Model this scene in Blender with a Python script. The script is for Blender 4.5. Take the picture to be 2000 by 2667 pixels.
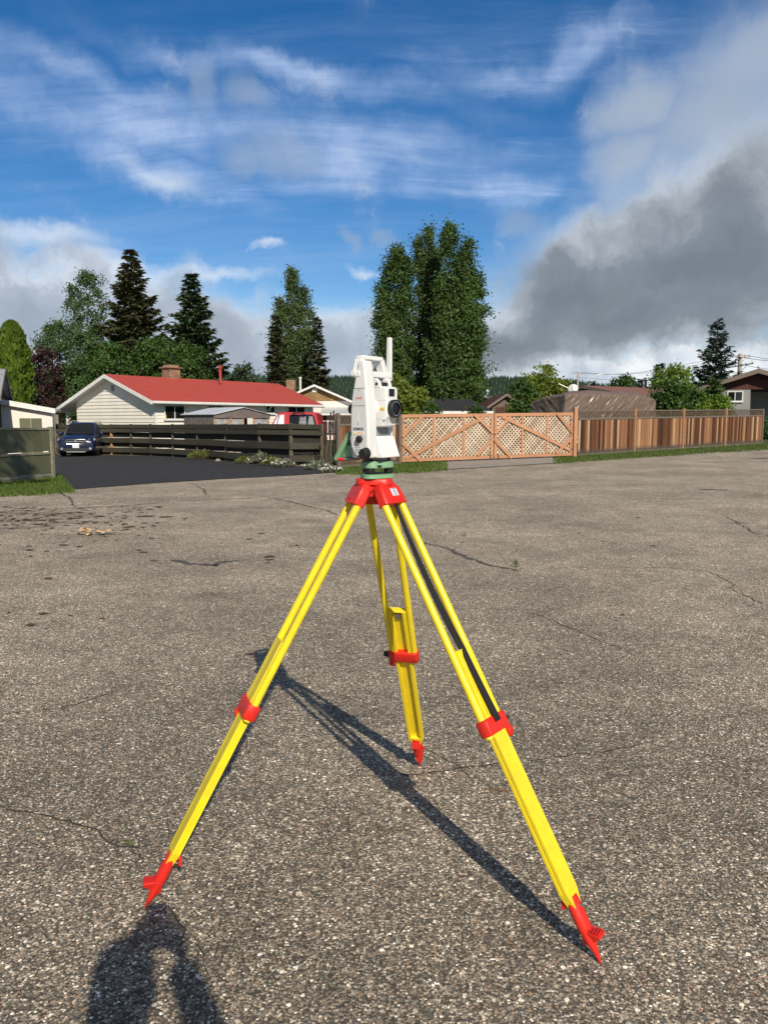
import bpy, math, random
import numpy as np
from mathutils import Vector, Matrix, Quaternion

for o in list(bpy.data.objects): bpy.data.objects.remove(o)
scene = bpy.context.scene
col = scene.collection
PI = math.pi
R = math.radians
rng = np.random.default_rng(7)
random.seed(7)

# ------------------------------------------------------------------ camera
EYE = 1.5
PITCH = math.atan((1333.5 - 1097.0) / 2000.0)
cam_d = bpy.data.cameras.new('camera')
cam_d.sensor_fit = 'HORIZONTAL'; cam_d.sensor_width = 36.0; cam_d.lens = 36.0
cam_d.clip_start = 0.05; cam_d.clip_end = 9000
cam = bpy.data.objects.new('camera', cam_d); col.objects.link(cam)
cam.location = (0, 0, EYE); cam.rotation_euler = (PI/2 - PITCH, 0, 0)
scene.camera = cam

# ------------------------------------------------------------------ light and exposure
SUNV = Vector((0.45, -1.44, 1.0)).normalized()          # towards the sun
SUN_EL = math.asin(SUNV.z); SUN_AZ = math.atan2(SUNV.x, SUNV.y)
sun_d = bpy.data.lights.new('sun', 'SUN'); sun_d.energy = 5.0; sun_d.angle = R(0.55); sun_d.color = (1.0, 0.905, 0.76)
sun = bpy.data.objects.new('sun', sun_d); col.objects.link(sun)
sun.rotation_euler = (-SUNV).to_track_quat('-Z', 'Y').to_euler(); sun.location = (5, -15, 20)
vs = scene.view_settings
vs.view_transform = 'Standard'; vs.look = 'None'; vs.exposure = 0.0; vs.gamma = 1.0; vs.use_curve_mapping = False

# ------------------------------------------------------------------ pixel to place (only used to read real positions off the photograph)
CT, ST = math.cos(PITCH), math.sin(PITCH)
def ray(x, y):
    r, u, w = (x-1000.0)/2000.0, -(y-1333.5)/2000.0, 1.0
    return Vector((r, w*CT + u*ST, u*CT - w*ST))
def sstep(a, b, x):
    t = min(1.0, max(0.0, (x-a)/(b-a))); return t*t*(3-2*t)
def terr(x, y):
    return 0.0165*min(40.0, max(-25.0, x))*sstep(8, 34, y)
def at(x, y, Y):
    d = ray(x, y); return Vector((0, 0, EYE)) + d*(Y/d.y)
def gnd(x, y):
    d = ray(x, y); z = 0.0
    for _ in range(30):
        p = Vector((0, 0, EYE)) + d*((z-EYE)/d.z); z = 0.5*z + 0.5*terr(p.x, p.y)
    return Vector((p.x, p.y, terr(p.x, p.y)))
def azel(x, y):
    d = ray(x, y).normalized(); return math.atan2(d.x, d.y), math.asin(d.z)

# ------------------------------------------------------------------ node helpers
class NT:
    dims = '3D'
    def __init__(s, tree): s.t = tree; s.n = tree.nodes; s.l = tree.links
    def new(s, typ, **kw):
        n = s.n.new(typ)
        for k, v in kw.items(): setattr(n, k, v)
        return n
    def put(s, sock, v):
        if v is None: return
        if isinstance(v, bpy.types.NodeSocket): s.l.new(v, sock)
        else:
            try: sock.default_value = v
            except Exception: sock.default_value = (v, v, v)
    def m(s, op, a, b=None, c=None, clamp=False):
        n = s.new('ShaderNodeMath', operation=op, use_clamp=clamp)
        s.put(n.inputs[0], a); s.put(n.inputs[1], b)
        if c is not None: s.put(n.inputs[2], c)
        return n.outputs[0]
    def vm(s, op, a, b=None):
        n = s.new('ShaderNodeVectorMath', operation=op)
        s.put(n.inputs[0], a); s.put(n.inputs[1], b)
        return n.outputs['Value'] if op in ('LENGTH', 'DOT_PRODUCT', 'DISTANCE') else n.outputs['Vector']
    def noise(s, vec, scale, detail=4, rough=0.55, dist=0.0, out='Fac'):
        n = s.new('ShaderNodeTexNoise', noise_dimensions=s.dims); s.put(n.inputs['Vector'], vec)
        n.inputs['Scale'].default_value = scale; n.inputs['Detail'].default_value = detail
        n.inputs['Roughness'].default_value = rough; n.inputs['Distortion'].default_value = dist
        return n.outputs[out]
    def vor(s, vec, scale, out='Color', feature='F1'):
        n = s.new('ShaderNodeTexVoronoi', feature=feature); s.put(n.inputs['Vector'], vec)
        n.inputs['Scale'].default_value = scale
        return n.outputs[out]
    def map(s, vec, loc=(0,0,0), rot=(0,0,0), scale=(1,1,1)):
        n = s.new('ShaderNodeMapping'); s.put(n.inputs['Vector'], vec)
        n.inputs['Location'].default_value = loc; n.inputs['Rotation'].default_value = rot; n.inputs['Scale'].default_value = scale
        return n.outputs[0]
    def ramp(s, fac, stops, interp='LINEAR'):
        n = s.new('ShaderNodeValToRGB'); cr = n.color_ramp; cr.interpolation = interp
        while len(cr.elements) < len(stops): cr.elements.new(0.5)
        for e, (p, c) in zip(cr.elements, stops):
            e.position = p; e.color = (c, c, c, 1) if isinstance(c, (int, float)) else (*c, 1)
        s.put(n.inputs[0], fac); return n.outputs[0]
    def mix(s, fac, a, b, mode='MIX'):
        n = s.new('ShaderNodeMix', data_type='RGBA', blend_type=mode)
        s.put(n.inputs[0], fac)
        for i, v in ((6, a), (7, b)):
            if isinstance(v, (tuple, list)) and len(v) == 3: v = (*v, 1)
            elif isinstance(v, (int, float)): v = (v, v, v, 1)
            s.put(n.inputs[i], v)
        return n.outputs[2]
    def rng(s, v, a, b, c=0.0, d=1.0, smooth=True):
        n = s.new('ShaderNodeMapRange', interpolation_type='SMOOTHSTEP' if smooth else 'LINEAR')
        s.put(n.inputs[0], v)
        for i, x in enumerate((a, b, c, d)): s.put(n.inputs[i+1], x)
        return n.outputs[0]
    def sep(s, v):
        n = s.new('ShaderNodeSeparateXYZ'); s.put(n.inputs[0], v); return n.outputs
    def comb(s, x=0, y=0, z=0):
        n = s.new('ShaderNodeCombineXYZ')
        for i, v in enumerate((x, y, z)): s.put(n.inputs[i], v)
        return n.outputs[0]
    def bump(s, h, strength=0.3, dist=0.01):
        n = s.new('ShaderNodeBump'); n.inputs['Strength'].default_value = strength; n.inputs['Distance'].default_value = dist
        s.put(n.inputs['Height'], h); return n.outputs[0]

# ------------------------------------------------------------------ sky: Nishita air with procedural clouds by direction
world = bpy.data.worlds.new('World'); scene.world = world; world.use_nodes = True
w = NT(world.node_tree); w.n.clear(); w.dims = '2D'
wout = w.new('ShaderNodeOutputWorld'); bg = w.new('ShaderNodeBackground'); bg.inputs['Strength'].default_value = 0.1
w.l.new(bg.outputs[0], wout.inputs[0])
sky = w.new('ShaderNodeTexSky', sky_type='NISHITA'); sky.sun_disc = False
sky.sun_elevation = SUN_EL; sky.sun_rotation = SUN_AZ
sky.air_density = 1.0; sky.dust_density = 0.1; sky.ozone_density = 1.6; sky.altitude = 700
def build_clouds():
    d = w.new('ShaderNodeTexCoord').outputs['Generated']
    x, y, z = w.sep(d)
    az = w.m('ARCTAN2', x, y); el = w.m('ARCSINE', z)
    C = w.comb(az, el, 0)
    def sc(v, k):
        n = w.new('ShaderNodeVectorMath', operation='SCALE'); w.put(n.inputs[0], v); n.inputs['Scale'].default_value = k; return n.outputs[0]
    H3 = (0.5, 0.5, 0.5)
    big = w.vm('SUBTRACT', w.noise(C, 4.6, 2, 0.5, 0, 'Color'), H3)
    fine = w.vm('SUBTRACT', w.noise(C, 14, 5, 0.62, 0, 'Color'), H3)
    CW = w.vm('ADD', C, w.vm('ADD', sc(big, 0.12), sc(fine, 0.05)))
    CS = w.vm('ADD', C, sc(fine, 0.045))
    def blob(px, py, rx, ry, rot=0, vec=None, soft=1.0):
        a, e = azel(px, py)
        sx, sy = 2000.0/rx, 2000.0/ry
        if abs(rot) < 1:
            n = w.new('ShaderNodeVectorMath', operation='MULTIPLY_ADD'); w.put(n.inputs[0], vec or CW)
            n.inputs[1].default_value = (sx, sy, 0); n.inputs[2].default_value = (-a*sx, -e*sy, 0); v = n.outputs[0]
        else:
            v = w.vm('MULTIPLY', w.map(w.vm('SUBTRACT', vec or CW, (a, e, 0)), (0, 0, 0), (0, 0, R(-rot))), (sx, sy, 0))
        return w.rng(w.vm('LENGTH', v), 1.0, 1.0-soft, 0, 1)
    def mx(l):
        o = l[0]
        for v in l[1:]: o = w.m('MAXIMUM', o, v)
        return o
    hsv = w.new('ShaderNodeHueSaturation'); hsv.inputs['Saturation'].default_value = 1.42; hsv.inputs['Hue'].default_value = 0.506; hsv.inputs['Value'].default_value = 1.0; w.l.new(sky.outputs[0], hsv.inputs['Color'])
    col_ = hsv.outputs[0]
    K = 10.0
    col_ = w.mix(w.rng(el, 0.10, 0.0, 0, 0.9), col_, (0.50*K, 0.64*K, 0.80*K))
    CF = w.vm('ADD', C, sc(fine, 0.05))
    n1 = w.noise(CF, 9.0, 6, 0.58); n2 = w.noise(w.map(CF, (-0.02, -0.05, 0)), 9.0, 4, 0.58)
    # cirrus: long fibres drawn out along the wind, everywhere on the dome
    Z = w.m('ADD', w.m('MAXIMUM', z, 0.0), 0.25)
    pl = w.comb(w.m('DIVIDE', x, Z), w.m('DIVIDE', y, Z), 0)
    plw = w.vm('ADD', pl, sc(w.vm('SUBTRACT', w.noise(pl, 1.3, 2, 0.5, 0, 'Color'), H3), 0.14))
    ci = w.noise(w.map(plw, (0, 0, 0), (0, 0, R(11)), (0.42, 2.6, 1)), 2.0, 7, 0.66)
    ci2 = w.noise(w.map(plw, (3, 1, 0), (0, 0, R(-20)), (0.9, 4.2, 1)), 3.0, 5, 0.62)
    fib = w.m('MULTIPLY', w.rng(ci, 0.38, 0.74, 0, 1), w.rng(ci2, 0.28, 0.66, 0.35, 1))
    bands = mx([blob(330, 330, 760, 150, -4), blob(1000, 400, 780, 130, -8), blob(230, 190, 480, 90, -10), blob(820, 200, 760, 70, -8), blob(420, 470, 330, 80, -16),
                blob(1250, 470, 420, 70, -6), blob(1400, 130, 520, 90, 10)])
    ca = w.m('MULTIPLY', fib, w.m('ADD', w.m('MULTIPLY', bands, 0.95), 0.16))
    veil = w.m('MULTIPLY', w.m('POWER', bands, 1.3), w.rng(ci, 0.26, 0.66, 0.22, 0.85))
    veil = w.m('MULTIPLY', veil, w.rng(n1, 0.30, 0.68, 0.55, 1.08))
    ca = w.m('MAXIMUM', ca, veil, clamp=True)
    col_ = w.mix(ca, col_, (0.50*K, 0.64*K, 0.92*K))
    # small grey puffs below the cirrus
    puff = mx([blob(640, 250, 120, 60, -20, CS), blob(735, 400, 170, 85, -8, CS), blob(640, 420, 100, 70, 0, CS), blob(520, 215, 60, 100, 0, CS), blob(925, 628, 60, 36, -30, CS), blob(1358, 578, 95, 56, 0, CS), blob(1000, 610, 60, 40, 0, CS)])
    col_ = w.mix(w.m('MULTIPLY', w.rng(puff, 0.0, 1.0), 0.46), col_, (0.36*K, 0.45*K, 0.58*K))
    wp = mx([blob(700, 645, 60, 18, 2, CS), blob(440, 475, 130, 50, -8, CS), blob(110, 607, 230, 40, 0, CS), blob(560, 712, 190, 26, 0, CS), blob(330, 690, 220, 40, -10, CS), blob(960, 705, 70, 18, -8, CS)])
    col_ = w.mix(w.m('MULTIPLY', wp, 0.60), col_, (0.80*K, 0.87*K, 0.96*K))
    # cloud banks: lit where they thin out towards the top, grey where they are thick
    shade = w.m('SUBTRACT', n1, n2)
    def bank(blobs, lo, hi, stops, amp=0.5, opacity=1.0, rel=1.2):
        nonlocal col_
        dns = w.m('ADD', mx(blobs), w.m('MULTIPLY', w.m('SUBTRACT', n1, 0.5), amp))
        alpha = w.rng(dns, lo, hi, 0, opacity)
        c = w.ramp(w.m('ADD', w.m('MULTIPLY', dns, 0.85), w.m('MULTIPLY', shade, rel)), stops)
        col_ = w.mix(alpha, col_, w.mix(1.0, c, (K, K, K), 'MULTIPLY'))
    # pale veil at the upper right
    bank([blob(1900, 330, 480, 270, 30), blob(2080, 120, 420, 240, 10), blob(1640, 440, 260, 110, 30), blob(2300, 300, 480, 380), blob(1720, 260, 260, 150, 30)], -0.05, 1.15,
         [(0.0, (.44, .56, .76)), (0.5, (.50, .58, .70)), (1.0, (.46, .52, .60))], 0.45, 0.80, 0.4)
    # grey layers near the horizon, left and centre
    bank([blob(60, 790, 620, 165, 0), blob(-350, 740, 500, 260), blob(420, 900, 460, 150)], 0.05, 0.45,
         [(0.0, (.80, .86, .93)), (0.22, (.66, .73, .82)), (0.45, (.46, .52, .61)), (1.0, (.34, .40, .48))], 0.50, 0.96, 1.1)
    bank([blob(880, 900, 430, 150, 0), blob(620, 910, 260, 120), blob(1120, 960, 280, 130)], 0.05, 0.5,
         [(0.0, (.74, .81, .89)), (0.3, (.57, .64, .73)), (0.6, (.45, .51, .60)), (1.0, (.36, .42, .50))], 0.50, 0.94, 1.1)
    # bright broken cumulus low on the right
    bank([blob(1480, 975, 560, 75, 0, CS), blob(1800, 940, 260, 55, 0, CS), blob(1990, 950, 260, 85, 0, CS), blob(1250, 990, 200, 70, 0, CS), blob(2400, 950, 500, 90, 0, CS)], 0.12, 0.5,
         [(0.0, (.70, .80, .91)), (0.25, (.95, .98, 1.0)), (0.5, (.78, .84, .91)), (1.0, (.50, .58, .68))], 0.85, 0.96, 1.6)
    # the big dark bank rising to the right
    bank([blob(1860, 670, 760, 285, 12), blob(2220, 560, 600, 330, 10), blob(1500, 770, 430, 210, 18), blob(1330, 880, 300, 140, 8), blob(1700, 830, 520, 140, 6), blob(2500, 700, 600, 340)], 0.02, 0.55,
         [(0.0, (.72, .78, .84)), (0.16, (.60, .65, .71)), (0.38, (.41, .455, .51)), (0.66, (.245, .28, .325)), (1.0, (.195, .225, .265))], 0.38, 0.97, 0.75)
    # the rest of the dome, out of the frame: unseen cloud, thickened and darkened to neutralise and dim the ambient light
    far = w.m('MAXIMUM', w.rng(w.m('ABSOLUTE', az), 0.75, 1.1, 0, 1), w.rng(el, 0.75, 1.0, 0, 1))
    gen = w.noise(plw, 0.9, 4, 0.55)
    ga = w.m('MULTIPLY', w.rng(gen, 0.42, 0.56, 0, 0.95), far)
    gc = w.mix(1.0, w.ramp(gen, [(0.42, (.38, .41, .45)), (0.65, (.155, .175, .205))]), (10, 10, 10), 'MULTIPLY')
    return w.mix(ga, col_, gc)
cl = build_clouds()
w.l.new(cl, bg.inputs[0])
world.cycles.sampling_method = 'MANUAL'; world.cycles.sample_map_resolution = 256
scene.cycles.max_bounces = 6; scene.cycles.diffuse_bounces = 3; scene.cycles.glossy_bounces = 3

# ------------------------------------------------------------------ mesh helpers
class MB:
    def __init__(s): s.v = []; s.f = []
    def add(s, vs, fs):
        k = len(s.v); s.v += [tuple(p) for p in vs]; s.f += [tuple(i+k for i in f) for f in fs]; return s
    def hexa(s, a, b):            # bottom quad a, top quad b
        return s.add(list(a)+list(b), [(3,2,1,0),(4,5,6,7),(0,1,5,4),(1,2,6,5),(2,3,7,6),(3,0,4,7)])
    def box(s, x0, x1, y0, y1, z0, z1):
        return s.hexa([(x0,y0,z0),(x1,y0,z0),(x1,y1,z0),(x0,y1,z0)], [(x0,y0,z1),(x1,y0,z1),(x1,y1,z1),(x0,y1,z1)])
    def beam(s, p, q, w, h, up=(0,0,1), w2=None, h2=None):
        p, q = Vector(p), Vector(q); d = (q-p).normalized(); u = Vector(up)
        sd = d.cross(u)
        if sd.length < 1e-5: sd = d.cross(Vector((1,0,0)))
        sd.normalize(); u = sd.cross(d).normalized(); w2 = w if w2 is None else w2; h2 = h if h2 is None else h2
        a = [p+sd*(w/2*i)+u*(h/2*j) for i, j in ((-1,-1),(1,-1),(1,1),(-1,1))]
        b = [q+sd*(w2/2*i)+u*(h2/2*j) for i, j in ((-1,-1),(1,-1),(1,1),(-1,1))]
        return s.hexa(a, b)
    def ring(s, c, ax, r, n, up=None, ph=0.0):
        ax = Vector(ax).normalized(); t = Vector(up) if up is not None else (Vector((0,0,1)) if abs(ax.z) < 0.9 else Vector((1,0,0)))
        e1 = (t - ax*t.dot(ax)).normalized(); e2 = ax.cross(e1)
        rx, ry = r if isinstance(r, tuple) else (r, r)
        return [Vector(c)+e1*(rx*math.cos(2*PI*i/n+ph))+e2*(ry*math.sin(2*PI*i/n+ph)) for i in range(n)]
    def loft(s, rings, cap=True):
        n = len(rings[0]); vs = [p for r in rings for p in r]; fs = []
        for k in range(len(rings)-1):
            for i in range(n):
                j = (i+1) % n; fs.append((k*n+i, k*n+j, (k+1)*n+j, (k+1)*n+i))
        if cap: fs += [tuple(reversed(range(n))), tuple(range((len(rings)-1)*n, len(rings)*n))]
        return s.add(vs, fs)
    def cyl(s, p, q, r0, r1=None, n=12, up=None, cap=True):
        p, q = Vector(p), Vector(q); r1 = r0 if r1 is None else r1
        return s.loft([s.ring(p, q-p, r0, n, up), s.ring(q, q-p, r1, n, up)], cap)
    def lathe(s, prof, o, ax, n=20, up=None, cap=True):
        o, ax = Vector(o), Vector(ax).normalized()
        return s.loft([s.ring(o+ax*z, ax, max(r, 1e-4), n, up) for r, z in prof], cap)
    def tube(s, pts, r, n=8, rr=None):
        pts = [Vector(p) for p in pts]; rings = []
        for i, p in enumerate(pts):
            d = pts[min(i+1, len(pts)-1)] - pts[max(i-1, 0)]
            rings.append(s.ring(p, d, (rr[i] if rr else r), n))
        return s.loft(rings)
    def prism(s, poly, fn, a0, a1):   # poly of (u,v); fn(u,v,a) -> point
        n = len(poly); vs = [fn(u, v, a0) for u, v in poly]+[fn(u, v, a1) for u, v in poly]
        fs = [tuple(reversed(range(n))), tuple(range(n, 2*n))]+[(i, (i+1) % n, n+(i+1) % n, n+i) for i in range(n)]
        return s.add(vs, fs)
    def ball(s, c, r, n=14, m=9):
        rx, ry, rz = r if isinstance(r, tuple) else (r, r, r); c = Vector(c)
        rings = []
        for k in range(m+1):
            t = PI*(k/m); rr = max(math.sin(t), 0.02)
            rings.append([c+Vector((rx*rr*math.cos(2*PI*i/n), ry*rr*math.sin(2*PI*i/n), -rz*math.cos(t))) for i in range(n)])
        return s.loft(rings)
    def grid(s, fn, nu, nv):
        vs = [fn(i/nu, j/nv) for j in range(nv+1) for i in range(nu+1)]
        return s.add(vs, [(j*(nu+1)+i, j*(nu+1)+i+1, (j+1)*(nu+1)+i+1, (j+1)*(nu+1)+i) for j in range(nv) for i in range(nu)])
    def rot(s, M): s.v = [tuple(M @ Vector(p)) for p in s.v]; return s
    def mesh(s, name):
        me = bpy.data.meshes.new(name); me.from_pydata([tuple(map(float, p)) for p in s.v], [], s.f); me.update(); return me
    def build(s, name, mat, parent=None, smooth=None, bevel=0.0, recalc=True, org=(0,0,0)):
        if any(org): s.v = [(p[0]-org[0], p[1]-org[1], p[2]-org[2]) for p in s.v]
        me = s.mesh(name)
        if recalc:
            import bmesh
            bm = bmesh.new(); bm.from_mesh(me); bmesh.ops.recalc_face_normals(bm, faces=bm.faces); bm.to_mesh(me); bm.free()
        return obj(name, me, mat, parent, smooth, bevel)
def obj(name, me, mat=None, parent=None, smooth=None, bevel=0.0):
    o = bpy.data.objects.new(name, me); col.objects.link(o)
    if mat is not None and me is not None and not me.materials: me.materials.append(mat)
    if parent is not None: o.parent = parent
    if smooth is not None:
        me.polygons.foreach_set('use_smooth', [True]*len(me.polygons))
        me.set_sharp_from_angle(angle=R(smooth))
    if bevel > 0:
        b = o.modifiers.new('bevel', 'BEVEL'); b.width = bevel; b.segments = 2; b.limit_method = 'ANGLE'; b.angle_limit = R(35)
        b.harden_normals = False
    return o
def tag(o, label, cat, group=None):
    o['label'] = label; o['category'] = cat
    if group: o['group'] = group
    return o
def thing(name, label, cat, loc=(0,0,0), rz=0.0, group=None):
    o = bpy.data.objects.new(name, None); col.objects.link(o); o.location = loc; o.rotation_euler = (0, 0, rz)
    o.empty_display_size = 0.2
    return tag(o, label, cat, group)
def struct(o): o['kind'] = 'structure'; return o
def stuff(o): o['kind'] = 'stuff'; return o
def npmesh(name, V, F):
    V = np.asarray(V, np.float32).reshape(-1, 3); F = np.asarray(F, np.int32); k = F.shape[1]
    me = bpy.data.meshes.new(name); me.vertices.add(len(V)); me.vertices.foreach_set('co', V.ravel())
    me.loops.add(F.size); me.loops.foreach_set('vertex_index', F.ravel())
    me.polygons.add(len(F)); me.polygons.foreach_set('loop_start', np.arange(0, F.size, k, dtype=np.int32))
    me.update(calc_edges=True); me.validate(); return me
def text(string, size, mat, parent, M, name='lettering', shear=0.0, depth=0.0003):
    c = bpy.data.curves.new('t', 'FONT'); c.body = string; c.size = size; c.align_x = 'CENTER'; c.align_y = 'CENTER'; c.shear = shear; c.extrude = depth
    t = bpy.data.objects.new('t', c); col.objects.link(t)
    dg = bpy.context.evaluated_depsgraph_get(); me = bpy.data.meshes.new_from_object(t.evaluated_get(dg))
    bpy.data.objects.remove(t); me.materials.clear(); me.transform(M); me.name = name
    return obj(name, me, mat, parent)

# ------------------------------------------------------------------ materials
def mat(name, c, rough=0.5, metal=0.0, var=0.0, vscale=6.0, bump=0.0, bscale=40.0, spec=0.5, coat=0.0, c2=None, island=0.0, obvar=0.0):
    m = bpy.data.materials.new(name); m.use_nodes = True; t = NT(m.node_tree)
    b = t.n['Principled BSDF']; b.inputs['Roughness'].default_value = rough; b.inputs['Metallic'].default_value = metal
    b.inputs['Specular IOR Level'].default_value = spec; b.inputs['Coat Weight'].default_value = coat
    tc = t.new('ShaderNodeTexCoord').outputs['Object']
    base = (*c, 1)
    if var or c2:
        c2 = c2 or tuple(max(0, q*(1-var)) for q in c)
        fac = t.rng(t.noise(tc, vscale, 6, 0.62), 0.30, 0.72)
        base = t.mix(fac, c, c2)
    if obvar:
        r = t.new('ShaderNodeObjectInfo').outputs['Random']
        base = t.mix(1.0, base, t.ramp(r, [(0, 1-obvar), (1, 1+obvar*0.5)]), 'MULTIPLY')
    if island:
        r = t.new('ShaderNodeNewGeometry').outputs['Random Per Island']
        base = t.mix(1.0, base, t.ramp(r, [(0, 1-island), (1, 1.0)]), 'MULTIPLY')
    if isinstance(base, tuple): b.inputs['Base Color'].default_value = base
    else: t.l.new(base, b.inputs['Base Color'])
    if bump: t.l.new(t.bump(t.noise(tc, bscale, 5, 0.6), bump, 0.01), b.inputs['Normal'])
    return m
def leafmat(name, c1, c2, trans=0.30, scale=0.8, rough=0.55):
    m = bpy.data.materials.new(name); m.use_nodes = True; t = NT(m.node_tree)
    b = t.n['Principled BSDF']; out = t.n['Material Output']
    tc = t.new('ShaderNodeTexCoord').outputs['Object']
    r = t.new('ShaderNodeNewGeometry').outputs['Random Per Island']
    f = t.m('ADD', t.m('MULTIPLY', t.rng(t.noise(tc, scale, 3, 0.5), 0.3, 0.7), 0.55), t.m('MULTIPLY', r, 0.45))
    cc = t.mix(f, c1, c2)
    t.l.new(cc, b.inputs['Base Color']); b.inputs['Roughness'].default_value = rough; b.inputs['Specular IOR Level'].default_value = 0.35
    tr = t.new('ShaderNodeBsdfTranslucent'); t.l.new(t.mix(1.0, cc, (1.3, 1.35, 0.5), 'MULTIPLY'), tr.inputs[0])
    ms = t.new('ShaderNodeMixShader'); ms.inputs[0].default_value = trans
    t.l.new(b.outputs[0], ms.inputs[1]); t.l.new(tr.outputs[0], ms.inputs[2]); t.l.new(ms.outputs[0], out.inputs[0])
    return m
def woodmat(name, stops, grain=(30, 30, 1.5), rough=0.8, knots=0.0, fade=None, rnd=0.45):
    """board colour differs from board to board (Object Info random) with vertical grain"""
    m = bpy.data.materials.new(name); m.use_nodes = True; t = NT(m.node_tree); b = t.n['Principled BSDF']
    tc = t.new('ShaderNodeTexCoord').outputs['Object']; r = t.new('ShaderNodeObjectInfo').outputs['Random']
    off = t.comb(t.m('MULTIPLY', r, 37.0), t.m('MULTIPLY', r, 11.0), t.m('MULTIPLY', r, 5.0))
    g = t.noise(t.vm('ADD', t.map(tc, (0,0,0), (0,0,0), grain), off), 1.0, 5, 0.6, 0.4)
    f = t.m('ADD', t.m('MULTIPLY', t.m('SUBTRACT', r, 0.5), rnd), g)
    c = t.ramp(f, stops)
    if knots:
        kn = t.vor(t.vm('ADD', t.map(tc, (0,0,0), (0,0,0), (5, 5, 2.6)), off), 1.0, 'Distance')
        c = t.mix(t.rng(kn, 0.16, 0.06), c, (0.07, 0.025, 0.012))
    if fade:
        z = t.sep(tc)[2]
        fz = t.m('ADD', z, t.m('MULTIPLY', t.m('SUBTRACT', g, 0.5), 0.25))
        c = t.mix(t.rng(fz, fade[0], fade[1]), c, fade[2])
    t.l.new(c, b.inputs['Base Color']); b.inputs['Roughness'].default_value = rough; b.inputs['Specular IOR Level'].default_value = 0.25
    t.l.new(t.bump(g, 0.35, 0.01), b.inputs['Normal'])
    return m

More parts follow.
